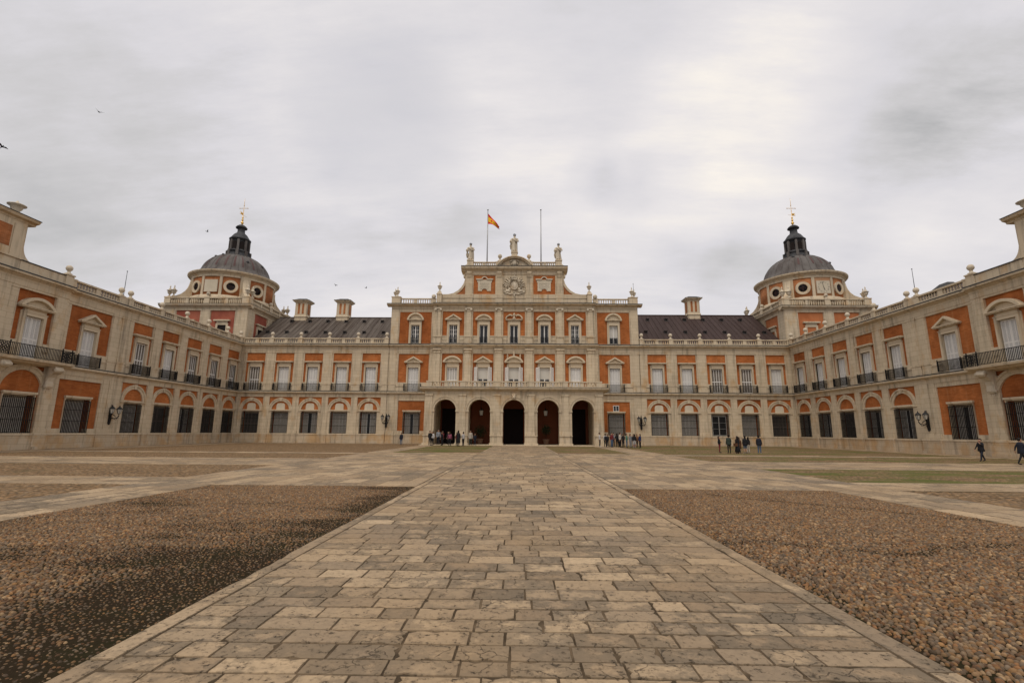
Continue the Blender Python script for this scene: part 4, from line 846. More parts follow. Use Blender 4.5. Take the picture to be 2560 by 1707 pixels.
    for a, t in ((-128, 50), (-40, 30), (-100, 52), (-5, 30)): 
        a = R(a); t = R(t); obj('dome_vent', vm, dm, (5.3*math.cos(t)*math.cos(a), 5.3*math.cos(t)*math.sin(a), 27.0+4.2*math.sin(t)))
    # lantern
    q = MB(); z = 30.75
    q.lathe([(1.95, z), (1.95, z+.22), (1.80, z+.3), (1.72, z+.9), (1.86, z+.95), (1.86, z+1.05), (1.55, z+1.15), (1.46, z+1.4), (1.34, z+3.0), (1.40, z+3.1), (1.66, z+3.2), (1.70, z+3.38), (1.50, z+3.52), (1.38, z+3.75), (1.05, z+4.25), (.72, z+4.55), (.60, z+4.7), (.56, z+5.35), (.60, z+5.42), (.90, z+5.5), (.92, z+5.62), (.74, z+5.86), (.45, z+6.08), (.12, z+6.2), (.0, z+6.22)], seg=32)
    ln = part('lantern', q, 'lead_dark', root); q = MB(); g = MB()
    for k in range(8):
        X = Matrix.Rotation(R(22.5+45*k), 4, 'Z'); m2 = MB(); m2.box(-.17, .17, 1.2, 1.64, z+1.1, z+3.05); m2.box(-.21, .21, 1.3, 1.95, z+.15, z+1.12); m2.box(-.2, .2, 1.25, 1.7, z+1.12, z+1.25)
        q.add([X @ Vector(p) for p in m2.v], m2.f); X = Matrix.Rotation(R(45*k), 4, 'Z'); m2 = MB(); m2.prism([(-.32, z+1.3), (.32, z+1.3), (.32, z+2.5), (.22, z+2.72), (0, z+2.8), (-.22, z+2.72), (-.32, z+2.5)], 1.2, 1.475); g.add([X @ Vector(p) for p in m2.v], m2.f)
    part('pilaster', q, 'lead_dome', ln); part('louvre', g, 'dark_room', ln)
    q = MB(); z = 36.9
    q.lathe([(.1, 0), (.09, .15), (.24, .35), (.24, .5), (.08, .68), (.07, .72), (.17, .88), (.17, 1.0), (.06, 1.16), (.14, 1.36), (.13, 1.46), (.04, 1.6), (.03, 4.3), (.01, 5.1)], (0, 0, z), 10)
    zc = z+3.15; q.tube([(-.68, 0, zc), (.68, 0, zc)], .03, 5); q.ball((-.7, 0, zc), .09, 6, 5); q.ball((.7, 0, zc), .09, 6, 5); q.ball((0, 0, zc+.55), .09, 6, 5); q.ball((-.32, 0, zc), .07, 6, 4); q.ball((.32, 0, zc), .07, 6, 4); q.ball((0, 0, zc-.5), .07, 6, 4)
    cr = part('finial_cross', q, 'gilt', root)
    q = MB(); a = R(35 if sign < 0 else 0); s = -1 if sign < 0 else 1; zz = z+2.0; tl = .55 if sign < 0 else .0
    def vp(x, h): return (s*x*.8, .1*x, zz+h+x*tl)
    q.add([vp(.05, -.2), vp(.55, -.2), vp(.95, -.28), vp(.5, -.02), vp(.98, .0), vp(.5, .1), vp(.95, .3), vp(.05, .22)], [(0, 1, 3, 7), (1, 2, 3), (3, 4, 5), (3, 5, 7), (5, 6, 7)]); q.add([vp(.05, -.2), vp(.55, -.2), vp(.5, .1), vp(.05, .22)], [(0, 1, 2, 3)])
    q.tube([vp(0, -.1), vp(-.85, -.1)], .02, 5); part('weather_vane', q, 'gilt', cr)
    return root
plaster('pale_clock', (.52, .30, .17), (.50, .27, .14))
tower(-1, 'left domed corner tower with red plaster walls and a blank square plaque on its drum')
tower(1, 'right domed corner tower with orange walls and a clock face on its drum')
# ------------------------------------------------------------------ statues, poles, flag
def statue(label, loc, h, lean, seed):
    q = MB(); rnd = random.Random(seed); z0 = .16*h/2.7; s = h/2.7
    q.box(-.40*s, .40*s, -.36*s, .36*s, 0, z0)
    # draped body: rings with folds
    prof = [(0, .40, .34), (.25, .38, .32), (.7, .35, .29), (1.1, .33, .27), (1.4, .31, .25), (1.65, .36, .27), (1.9, .40, .27), (2.02, .34, .22), (2.10, .15, .13), (2.16, .09, .09)]
    seg = 26; vs = []; fs = []
    for j, (z, a, b2) in enumerate(prof):
        for i in range(seg):
            t = 2*math.pi*i/seg; f = 1+(.10*math.sin(5*t+seed)+.07*math.sin(9*t+seed*2+z))*(1 if z < 1.5 else .35)
            vs.append(((a*math.cos(t)*f+lean*.12*math.sin(z*1.4))*s, b2*math.sin(t)*f*s, z0+z*s))
    for j in range(len(prof)-1):
        for i in range(seg): fs.append((j*seg+i, j*seg+(i+1) % seg, (j+1)*seg+(i+1) % seg, (j+1)*seg+i))
    q.add(vs, fs, True); hx = lean*.12*math.sin(2.3*1.4)*s
    q.ball((hx, -.02*s, z0+2.30*s), .155*s, 12, 9, (.85, .95, 1.15)); q.ball((hx, -.15*s, z0+2.28*s), .035*s, 6, 4); q.ball((hx, -.10*s, z0+2.18*s), .10*s, 8, 6, (.9, .8, 1.1))
    for sx in (-1, 1): q.ball((hx+sx*.05*s, -.135*s, z0+2.32*s), .022*s, 6, 4)
    # mantle falling from one shoulder and two bent arms
    q.tube([((hx-.34*s), .05*s, z0+1.95*s), (hx-.44*s, .02*s, z0+1.5*s), (hx-.42*s, .05*s, z0+.9*s), (hx-.38*s, .05*s, z0+.35*s)], [.16*s, .2*s, .2*s, .14*s], 9)
    q.tube([(hx-.36*s, -.02*s, z0+1.92*s), (hx-.48*s, -.10*s, z0+1.55*s), (hx-(.52 if lean >= 0 else .30)*s, -.34*s, z0+1.45*s)], [.12*s, .10*s, .06*s], 8); q.ball((hx-(.54 if lean >= 0 else .28)*s, -.38*s, z0+1.45*s), .07*s, 7, 5)
    q.tube([(hx+.36*s, -.02*s, z0+1.92*s), (hx+.46*s, -.08*s, z0+1.55*s), (hx+.20*s, -.32*s, z0+1.42*s)], [.12*s, .10*s, .06*s], 8); q.ball((hx+.16*s, -.35*s, z0+1.42*s), .07*s, 7, 5)
    q.tube([(hx-.30*s, -.22*s, z0+1.95*s), (hx+.05*s, -.30*s, z0+1.62*s), (hx+.34*s, -.2*s, z0+1.2*s)], [.06*s, .08*s, .05*s], 7)
    for sx in (-1, 1): q.tube([(sx*.14*s, -.2*s, z0+.12*s), (sx*.15*s, -.42*s, z0+.05*s)], [.1*s, .06*s], 7)
    o = tag(part('statue', q, 'carved', None, loc, rz=0.), label, 'statue', 'royal statues on the gable')
    c = MB(); c.lathe([(.145, 0), (.16, .09), (.15, .10), (.15, .0)], (0, 0, 0), 12)
    for k in range(7): a = 2*math.pi*k/7; c.tube([(.155*math.cos(a), .155*math.sin(a), .08), (.17*math.cos(a), .17*math.sin(a), .24), (.06*math.cos(a), .06*math.sin(a), .30)], [.035, .03, .02], 5)
    c.ball((0, 0, .33), .05, 6, 5); c.v = [(p[0]*s, p[1]*s, p[2]*s) for p in c.v]; o.scale = (1.18, 1.1, 1.); part('crown', c, 'bronze_dark', o, (hx, -.02*s, z0+2.40*s)); return o
statue('crowned stone statue on the low pedestal at the left end of the gable', (.05-6.65, 69.45, 27.1), 2.62, .7, 1)
statue('crowned stone statue on top of the rounded gable, highest of all', (.05, 69.45, 28.42), 2.78, .2, 4)
statue('crowned stone statue on the low pedestal at the right end of the gable', (.05+6.65, 69.45, 27.1), 2.60, -.5, 8)
def pole(x, label):
    q = MB(); q.lathe([(.10, -.6), (.09, 4), (.06, 10.05)], seg=8); t = tag(part('flagpole', q, 'pole_metal', None, (x, 71, 26.0)), label, 'flagpole', 'flagpoles on the pavilion roof')
    q = MB(); q.lathe([(.0, 0), (.12, .04), (.13, .12), (.0, .2)], seg=10); part('truck', q, 'pole_metal', t, (0, 0, 10.02)); return t
pole(-4.2, 'thin grey flagpole flying the red and yellow flag'); pole(4.13, 'thin grey flagpole without a flag')
q = MB(); nu, nv = 26, 18; vs = []; fs = []
for i in range(nu+1):
    for j in range(nv+1):
        s, t = i/nu, j/nv              # s along the fly, t down the hoist
        dx = 1.72*s**.95; dz = -2.25*s**1.05*(1-.0*t)-1.75*t*(1-.80*s**.8); fold = .22*math.sin(s*7+t*2.2)*s**.5+.12*math.sin(t*9+s*4)*s
        dx += .18*math.sin(t*6.5+s*2)*s*(1-s*.5)
        vs.append((dx, fold, dz))
for i in range(nu):
    for j in range(nv): fs.append((i*(nv+1)+j, (i+1)*(nv+1)+j, (i+1)*(nv+1)+j+1, i*(nv+1)+j+1))
q.add(vs, fs, True); q.mi = [0 if (k % nv) < nv/4 or (k % nv) >= 3*nv/4 else 1 for k in range(len(fs))]
for k in range(len(fs)):
    i, j = divmod(k, nv)
    if 6 <= i <= 9 and 7 <= j <= 10: q.mi[k] = 0
fl = part('flag', q, ['flag_red', 'flag_yellow'], None, (-4.14, 70.98, 35.45)); tag(fl, 'red and yellow striped flag hanging in folds from the left flagpole', 'flag')
def rod(x, y, z, h, label):
    q = MB(); q.tube([(0, 0, 0), (0, 0, h)], [.035, .02], 6); q.ball((0, 0, h), .06, 6, 4); q.box(-.1, .1, -.1, .1, 0, .05); tag(part('lightning_rod', q, 'iron', None, (x, y, z)), label, 'rod', 'lightning rods')
rod(-40.85, 48.5, 15.2, 3.0, 'thin dark rod behind the balustrade of the left side wing'); rod(40.8, 47.6, 15.2, 3.1, 'thin pale rod behind the balustrade of the right side wing'); rod(18.0, 70.4, 21.45, 2.4, 'thin rod beside the urns at the right end of the central front')
# ------------------------------------------------------------------ wall lamps
LAMP = {}
def lantern_shapes():
    if LAMP: return
    q = MB(); z = 0
    q.lathe([(.10, 0), (.13, .05)], seg=6, smooth=False); q.lathe([(.25, .50), (.29, .53), (.20, .66), (.10, .74), (.04, .82), (.05, .88), (.0, .95)], seg=6, smooth=False)
    for k in range(6): a = 2*math.pi*k/6; q.tube([(.125*math.cos(a), .125*math.sin(a), .05), (.24*math.cos(a), .24*math.sin(a), .51)], .016, 4)
    LAMP['l'] = q.mesh('lantern', ['iron']); g = MB(); g.lathe([(.115, .05), (.225, .50)], seg=6, smooth=False); LAMP['g'] = g.mesh('lantern_glass', ['lantern_glass'])
    b = MB(); b.profx([(0, -1.0), (.10, -1.0), (.14, -.7), (.12, -.2), (.2, .05), (.26, .4), (.16, .62), (0, .66)], -.14, .14); b.ball((0, .08, -1.05), .10, 7, 5); b.ball((0, .22, .42), .15, 8, 6); b.tube([(0, .1, .6), (0, .14, .85), (0, .08, 1.0)], [.1, .07, .03], 6)
    for sx in (-1, 1):
        b.tube([(0, .12, -.35), (sx*.18, .35, -.48), (sx*.42, .55, -.38), (sx*.50, .62, -.15), (sx*.47, .6, .05)], [.06, .055, .05, .045, .045], 6); b.tube([(sx*.05, .15, 0), (sx*.22, .30, -.1), (sx*.32, .42, -.28)], .035, 5)
        b.tube([(sx*.42, .55, -.38), (sx*.30, .5, -.60), (sx*.18, .42, -.55), (sx*.24, .45, -.45)], .03, 5)
    LAMP['b'] = b.mesh('bracket', ['iron'])
def wall_lamp(loc, rz, label):
    lantern_shapes(); t = thing('wall_lamp', label, 'lamp', loc, rz, 'iron lamps on the palace walls'); t.scale = (.93, .93, .93); obj('bracket', LAMP['b'], t)
    for sx in (-1, 1): l = obj('lantern', LAMP['l'], t, (sx*.47, .6, .02)); obj('lantern_glass', LAMP['g'], l)
wall_lamp((-18.18, 69.85, 3.25), math.pi, 'black double lantern on the stone pier of the left rear wing')
wall_lamp((18.2, 69.85, 3.2), math.pi, 'black double lantern on the rear wall behind the crowd, right of the arcade')
wall_lamp((-40.15, 48.3, 3.2), R(-90), 'black double lantern jutting out from the left side wing')
wall_lamp((40.15, 47.55, 3.1), R(90), 'black double lantern jutting out from the right side wing')
def hang(x, label):
    t = thing('hanging_lantern', label, 'lantern', (x, 66.5, 3.85), 0, 'lanterns hanging inside the arcade')
    q = MB(); q.lathe([(.1, 0), (.2, .05), (.2, .08)], seg=6, smooth=False); q.lathe([(.30, .72), (.3, .76), (.1, .95), (.03, 1.1)], seg=6, smooth=False); q.tube([(0, 0, 1.1), (0, 0, 2.44)], .02, 4); part('lantern_frame', q, 'iron', t); g = MB(); g.lathe([(.19, .08), (.29, .72)], seg=6, smooth=False); part('lantern_glass', g, 'lantern_glass', t)
hang(-4.3, 'pale glass lantern hanging in the arch next to the left end arch'); hang(4.45, 'pale glass lantern hanging in the arch next to the right end arch')
def plant(x, y, label, rr, seed):
    t = thing('potted_tree', label, 'potted plant', (x, y, .06), 0, 'potted trees inside the arcade'); rnd = random.Random(seed)
    q = MB(); q.lathe([(.30, 0), (.36, .3), (.44, .62), (.48, .64), (.48, .72), (.40, .72), (.38, .6)], seg=14); part('pot', q, 'terracotta', t)
    q = MB(); q.tube([(0, 0, .6), (.02, .01, 1.1), (0, 0, 1.5)], [.05, .04, .03], 6); part('trunk', q, 'door_wood', t)
    q = MB(); zc = 1.75 if rr > .8 else 1.95
    for k in range(520):
        d = Vector((rnd.gauss(0, 1), rnd.gauss(0, 1), rnd.gauss(0, 1))).normalized()*rr*(rnd.random()**.4)*(1+.25*math.sin(7*rnd.random())); c = Vector((d.x, d.y*.9, zc+d.z*1.05)); a = Vector((rnd.uniform(-1, 1), rnd.uniform(-1, 1), rnd.uniform(-1, 1))).normalized()*.09; b2 = a.orthogonal().normalized()*.045
        q.add([c-a, c+b2, c+a, c-b2], [(0, 1, 2, 3)])
    part('crown', q, 'leaf_dark', t)
plant(-4.55, 68.3, 'bushy potted tree in the arch next to the left end arch', .82, 3); plant(4.6, 68.3, 'thin potted tree in the arch next to the right end arch', .66, 5)
# ------------------------------------------------------------------ ground
def pave(name, x0, x1, y0, y1, along='x', dmin=.52, dmax=.78, wmin=.5, wmax=1.15, near=0, gap=.009, kerbs=(), seed=1, mu=.5):
    rnd = random.Random(seed); V = []; F = []; T = []; MID = []
    def slab(a, b, c, d):
        nx = 7 if near and c < near else 1; ny = 5 if nx > 1 else 1; g = gap; j = .004 if nx > 1 else 0.
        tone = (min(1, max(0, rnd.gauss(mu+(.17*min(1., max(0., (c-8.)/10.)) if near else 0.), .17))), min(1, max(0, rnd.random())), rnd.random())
        sk = [rnd.uniform(-.006, .006) for _ in range(4)] if nx > 1 else [0]*4
        P = [(a+(b-a)*i/nx, c+sk[0]*i/nx) for i in range(nx)]+[(b+sk[1]*i/ny, c+(d-c)*i/ny) for i in range(ny)]+[(b-(b-a)*i/nx, d+sk[2]*(1-i/nx)) for i in range(nx)]+[(a+sk[3]*(1-i/ny), d-(d-c)*i/ny) for i in range(ny)]
        cx, cy = (a+b)/2, (c+d)/2; n = len(P); o = len(V); hz = rnd.uniform(-.003, .003) if nx > 1 else 0.
        ring = [[], []]
        for (x, y) in P:
            ch = .028 if (j and rnd.random() < .05) else 0.
            for k, (ins, z) in enumerate(((g/2, -.03), (g/2+.005, hz))):
                e = ins+(rnd.uniform(0, j) if k == 0 else rnd.uniform(0, j))+ch; dx = cx-x; dy = cy-y
                ring[k].append((x+math.copysign(min(e, abs(dx)), dx) if abs(abs(x-cx)-(b-a)/2) < .03 else x, y+math.copysign(min(e, abs(dy)), dy) if abs(abs(y-cy)-(d-c)/2) < .03 else y, z))
        V.extend(ring[0]); V.extend(ring[1])
        if nx > 1:      # fan round an off-centre point: worn pale middle, greyer rim
            V.append((cx+(b-a)*rnd.uniform(-.15, .15), cy+(d-c)*rnd.uniform(-.12, .12), hz+.001)); MID.append((len(V)-1, rnd.uniform(.5, 1.)))
            for i in range(n): F.append([o+n+i, o+n+(i+1) % n, o+2*n]); T.append(tone)
        else: F.append([o+n+i for i in range(n)]); T.append(tone)
        for i in range(n): F.append([o+i, o+(i+1) % n, o+n+(i+1) % n, o+n+i]); T.append(tone)
    if along == 'x':
        y = y0
        while y < y1-.05:
            nr_ = near and y < 11.; k_ = min(1., max(0., (y-4.)/7.)); d = rnd.uniform(.23+.18*k_, .31+.24*k_) if nr_ else rnd.uniform(dmin, dmax)
            if y1-y-d < dmin: d = y1-y
            x = x0
            while x < x1-.05:
                w = rnd.uniform(.28+.12*k_, .64+.26*k_) if nr_ else rnd.uniform(wmin, wmax)
                if x1-x-w < wmin*.8: w = x1-x
                slab(x, x+w, y, y+d); x += w
            y += d
    else:
        x = x0
        while x < x1-.05:
            d = rnd.uniform(dmin, dmax)
            if x1-x-d < dmin: d = x1-x
            y = y0
            while y < y1-.05:
                w = rnd.uniform(wmin, wmax)
                if y1-y-w < wmin*.8: w = y1-y
                slab(x, x+d, y, y+w); y += w
            x += d
    for (ka, kb, kc, kd) in kerbs:
        y = kc
        while y < kd-.05:
            w = rnd.uniform(.9, 1.5); w = kd-y if kd-y-w < .5 else w; slab(ka, kb, y, y+w); y += w
    me = bpy.data.meshes.new(name); me.from_pydata(V, [], F); me.materials.append(MATS['slab'])
    at = me.color_attributes.new('tone', 'FLOAT_COLOR', 'CORNER'); cols = np.ones((len(me.loops), 4), np.float32); i = 0
    for f, t in zip(F, T): cols[i:i+len(f), :3] = t; i += len(f)
    at.data.foreach_set('color', cols.ravel()); am = me.attributes.new('mid', 'FLOAT', 'POINT'); mv = np.full(len(V), .0 if MID else .3, np.float32)
    for i_, q_ in MID: mv[i_] = q_
    am.data.foreach_set('value', mv); return tag(obj(name, me), kind='structure')
def sheet(name, x0, x1, y0, y1, z, mat):
    q = MB(); q.add([(x0, y0, z), (x1, y0, z), (x1, y1, z), (x0, y1, z)], [(0, 1, 2, 3)]); return tag(part(name, q, mat), kind='structure')
sheet('path', -2.3, 4.0, -2.5, 62.5, -.0075, 'joint_sand'); sheet('ground', -400, 400, -300, 400, -.0135, 'soil')
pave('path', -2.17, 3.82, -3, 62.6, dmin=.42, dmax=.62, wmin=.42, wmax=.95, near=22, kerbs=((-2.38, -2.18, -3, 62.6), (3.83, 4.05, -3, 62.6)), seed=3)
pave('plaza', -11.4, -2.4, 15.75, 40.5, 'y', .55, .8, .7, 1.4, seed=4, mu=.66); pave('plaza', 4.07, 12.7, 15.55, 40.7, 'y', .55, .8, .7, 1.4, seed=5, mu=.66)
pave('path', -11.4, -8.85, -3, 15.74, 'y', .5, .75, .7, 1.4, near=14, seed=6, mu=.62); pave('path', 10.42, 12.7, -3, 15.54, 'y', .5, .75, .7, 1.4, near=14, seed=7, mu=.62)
pave('path', -11.6, -9.6, 40.51, 62.6, 'x', seed=8, mu=.62); pave('path', 10.1, 12.8, 40.71, 62.6, 'x', seed=9, mu=.62)
for i, (a, b2) in enumerate(((-36.4, -11.41), (12.71, 37.4))):
    pave('path', a, b2, 15.7, 18.2, 'x', .5, .7, .7, 1.5, seed=10+i, mu=.64); pave('path', a, b2, 24.8, 31., 'x', .5, .8, .8, 1.6, seed=12+i, mu=.64); pave('path', a, b2, 38.0, 39.6 if i == 0 else 40.0, 'x', .5, .8, .8, 1.6, seed=14+i, mu=.7)
pave('pavement', -40.1, -36.4, 18, 69.6, 'x', .6, .9, .7, 1.4, seed=20, mu=.62); pave('pavement', 37.5, 40.1, 18, 69.6, 'x', .6, .9, .7, 1.4, seed=21, mu=.62); pave('pavement', -36.3, 37.4, 67.4, 69.6, 'x', .6, .9, .8, 1.6, seed=22, mu=.62); pave('pavement', -12.4, 12.6, 62.65, 63.0, 'x', .3, .35, 1.2, 1.9, seed=23, mu=.62)
Zc = -.0095
for (a, b2, c, d, m_) in ((-36.4, -11.4, 18.2, 24.8, 'cobble'), (-36.4, -11.4, 31, 38, 'cobble'), (-36.4, -11.6, 39.6, 67.4, 'cobble'), (-36.4, -11.4, -3, 15.7, 'cobble'), (-9.6, -2.4, 40.5, 62.6, 'cobble_grassy'),
                         (4.06, 10.1, 40.7, 62.6, 'cobble_mossy'), (12.8, 37.5, 40.0, 67.4, 'cobble_mossy'), (12.7, 37.5, 31, 38, 'cobble_mossy'), (12.7, 37.5, 18.2, 24.8, 'cobble_grassy'), (12.7, 37.5, -3, 15.55, 'cobble'), (-12.4, -2.38, 62.6, 67.4, 'slab')):
    if m_ != 'slab': sheet('cobbled_ground', a, b2, c, d, Zc, m_)
def pebbles(name, x0, x1, y0, y1, moss, seed):
    rng = np.random.default_rng(seed); s = .043
    nx, ny = int((x1-x0)/s), int((y1-y0)/s); gx, gy = np.meshgrid(np.arange(nx), np.arange(ny)); gx = gx.ravel(); gy = gy.ravel(); n = len(gx)
    px = np.clip(x0+(gx+.5+(gy % 2)*.5-.25+rng.normal(0, .30, n))*s, x0+.01, x1-.01); py = np.clip(y0+(gy+.5+rng.normal(0, .30, n))*s, y0+.01, y1-.01)
    mo = np.array([moss(a, b2) for a, b2 in zip(px, py)]); mo = np.clip(mo+rng.normal(0, .08, n), 0, 1)
    ang = rng.uniform(0, math.pi, n); la = rng.uniform(.020, .033, n)*(1-.30*mo); wa = la*rng.uniform(.62, .95, n); hz = rng.uniform(.018, .030, n)
    tz = -.013-.021*mo
    seg = 8; prof = [(1.0, 0.), (.86, .55), (.5, .88), (.0, 1.)]
    t = np.arange(seg)*2*math.pi/seg; loc = []
    for r, z in prof[:-1]: loc += [(r*math.cos(a), r*math.sin(a), z) for a in t]
    loc.append((0, 0, 1.)); loc = np.array(loc); k = len(loc)
    X = loc[None, :, 0]*la[:, None]*(1+rng.normal(0, .06, (n, k))); Y = loc[None, :, 1]*wa[:, None]*(1+rng.normal(0, .06, (n, k))); Zz = loc[None, :, 2]*hz[:, None]+tz[:, None]
    ca, sa = np.cos(ang)[:, None], np.sin(ang)[:, None]; tilt = rng.normal(0, .18, n)[:, None]
    co = np.stack([X*ca-Y*sa+px[:, None], X*sa+Y*ca+py[:, None], Zz+X*tilt], -1).reshape(-1, 3)
    fs = []
    for j in range(2):
        for i in range(seg): fs.append((j*seg+i, j*seg+(i+1) % seg, (j+1)*seg+(i+1) % seg, (j+1)*seg+i))
    quads = np.array(fs); tris = np.array([(2*seg+i, 2*seg+(i+1) % seg, 3*seg) for i in range(seg)])
    off = (np.arange(n)*k)[:, None, None]; Q = (quads[None]+off).reshape(-1, 4); Tt = (tris[None]+off).reshape(-1, 3)
    loops = np.concatenate([Q.ravel(), Tt.ravel()]); starts = np.concatenate([np.arange(len(Q))*4, len(Q)*4+np.arange(len(Tt))*3])
    me = bpy.data.meshes.new(name); me.vertices.add(len(co)); me.vertices.foreach_set('co', co.astype(np.float32).ravel()); me.loops.add(len(loops)); me.loops.foreach_set('vertex_index', loops.astype(np.int32)); me.polygons.add(len(starts)); me.polygons.foreach_set('loop_start', starts.astype(np.int32)); me.update(calc_edges=True); me.validate()
    me.polygons.foreach_set('use_smooth', [True]*len(me.polygons))
    pal = np.array([(.26, .165, .085), (.30, .21, .13), (.20, .165, .135), (.235, .20, .165), (.15, .125, .105), (.34, .20, .085), (.38, .30, .20), (.165, .10, .065), (.19, .18, .17), (.29, .15, .07)])
    cl = ((pal*.62+pal.mean(1, keepdims=True)*np.array([.46, .36, .25]))*np.array([1.08, .91, .72]))[rng.integers(0, len(pal), n)]*rng.uniform(.52, 1.12, (n, 1)); cl = cl*(1-.35*mo[:, None])
    cc = np.ones((n, k, 4), np.float32); cc[..., :3] = cl[:, None, :]
    at = me.color_attributes.new('tone', 'FLOAT_COLOR', 'POINT'); at.data.foreach_set('color', cc.ravel()); me.materials.append(MATS['pebble'])
    return obj(name, me)
def fbm(x, y, z): return mnoise.noise(Vector((x, y, z)))+.55*mnoise.noise(Vector((x*2.1, y*2.1, z+5)))+.35*mnoise.noise(Vector((x*4.7, y*4.7, z+9)))
def mossL(x, y):
    v = fbm(x*.34, y*.75, 3.3); edge = max(0, 1-(-2.45-x)/(1.1+.5*mnoise.noise(Vector((y*.6, 0, 1)))+.10*max(0, 9-y)))      # mossy along the kerb
    near = max(0, min(1, (8.5-y)/4.))*.24
    return max(0, min(.93, .08+near+v*.95+edge*.80))
def mossR(x, y):
    d1 = abs((y-7.9)-.35*math.sin(x*1.7)-.25*mnoise.noise(Vector((x*2, 0, 4)))); d2 = abs((y-(14.2-.95*(x-6.3)))-.3*mnoise.noise(Vector((x*2.3, 0, 8))))
    v = fbm(x*.5, y*.8, 7.7); g = .88+.6*mnoise.noise(Vector((x*1.6, y*1.6, 2)))
    m1 = max(0, .9-d1/.34)*g*.85 if x < 9.9 else 0; m2 = max(0, 1.1-d2/.24)*g if x > 6.2 else 0
    edge = max(0, 1-(x-4.1)/.5)*.35+max(0, 1-(15.5-y)/1.2)*.4*max(0, 1-(x-4)/4)
    return max(0, min(1, max(m1, m2, edge, .0+v*.42)))
for o, lb in ((pebbles('cobblestones', -8.84, -2.39, 2.2, 15.74, mossL, 1), 'left'), (pebbles('cobblestones', 4.06, 10.41, 2.2, 15.54, mossR, 2), 'right')):
    tag(o, 'dark mossy bed of small rounded cobbles beside the kerb' if lb == 'left' else 'cleaner bed of small rounded brown cobbles crossed by moss lines', 'cobbles', kind='stuff')
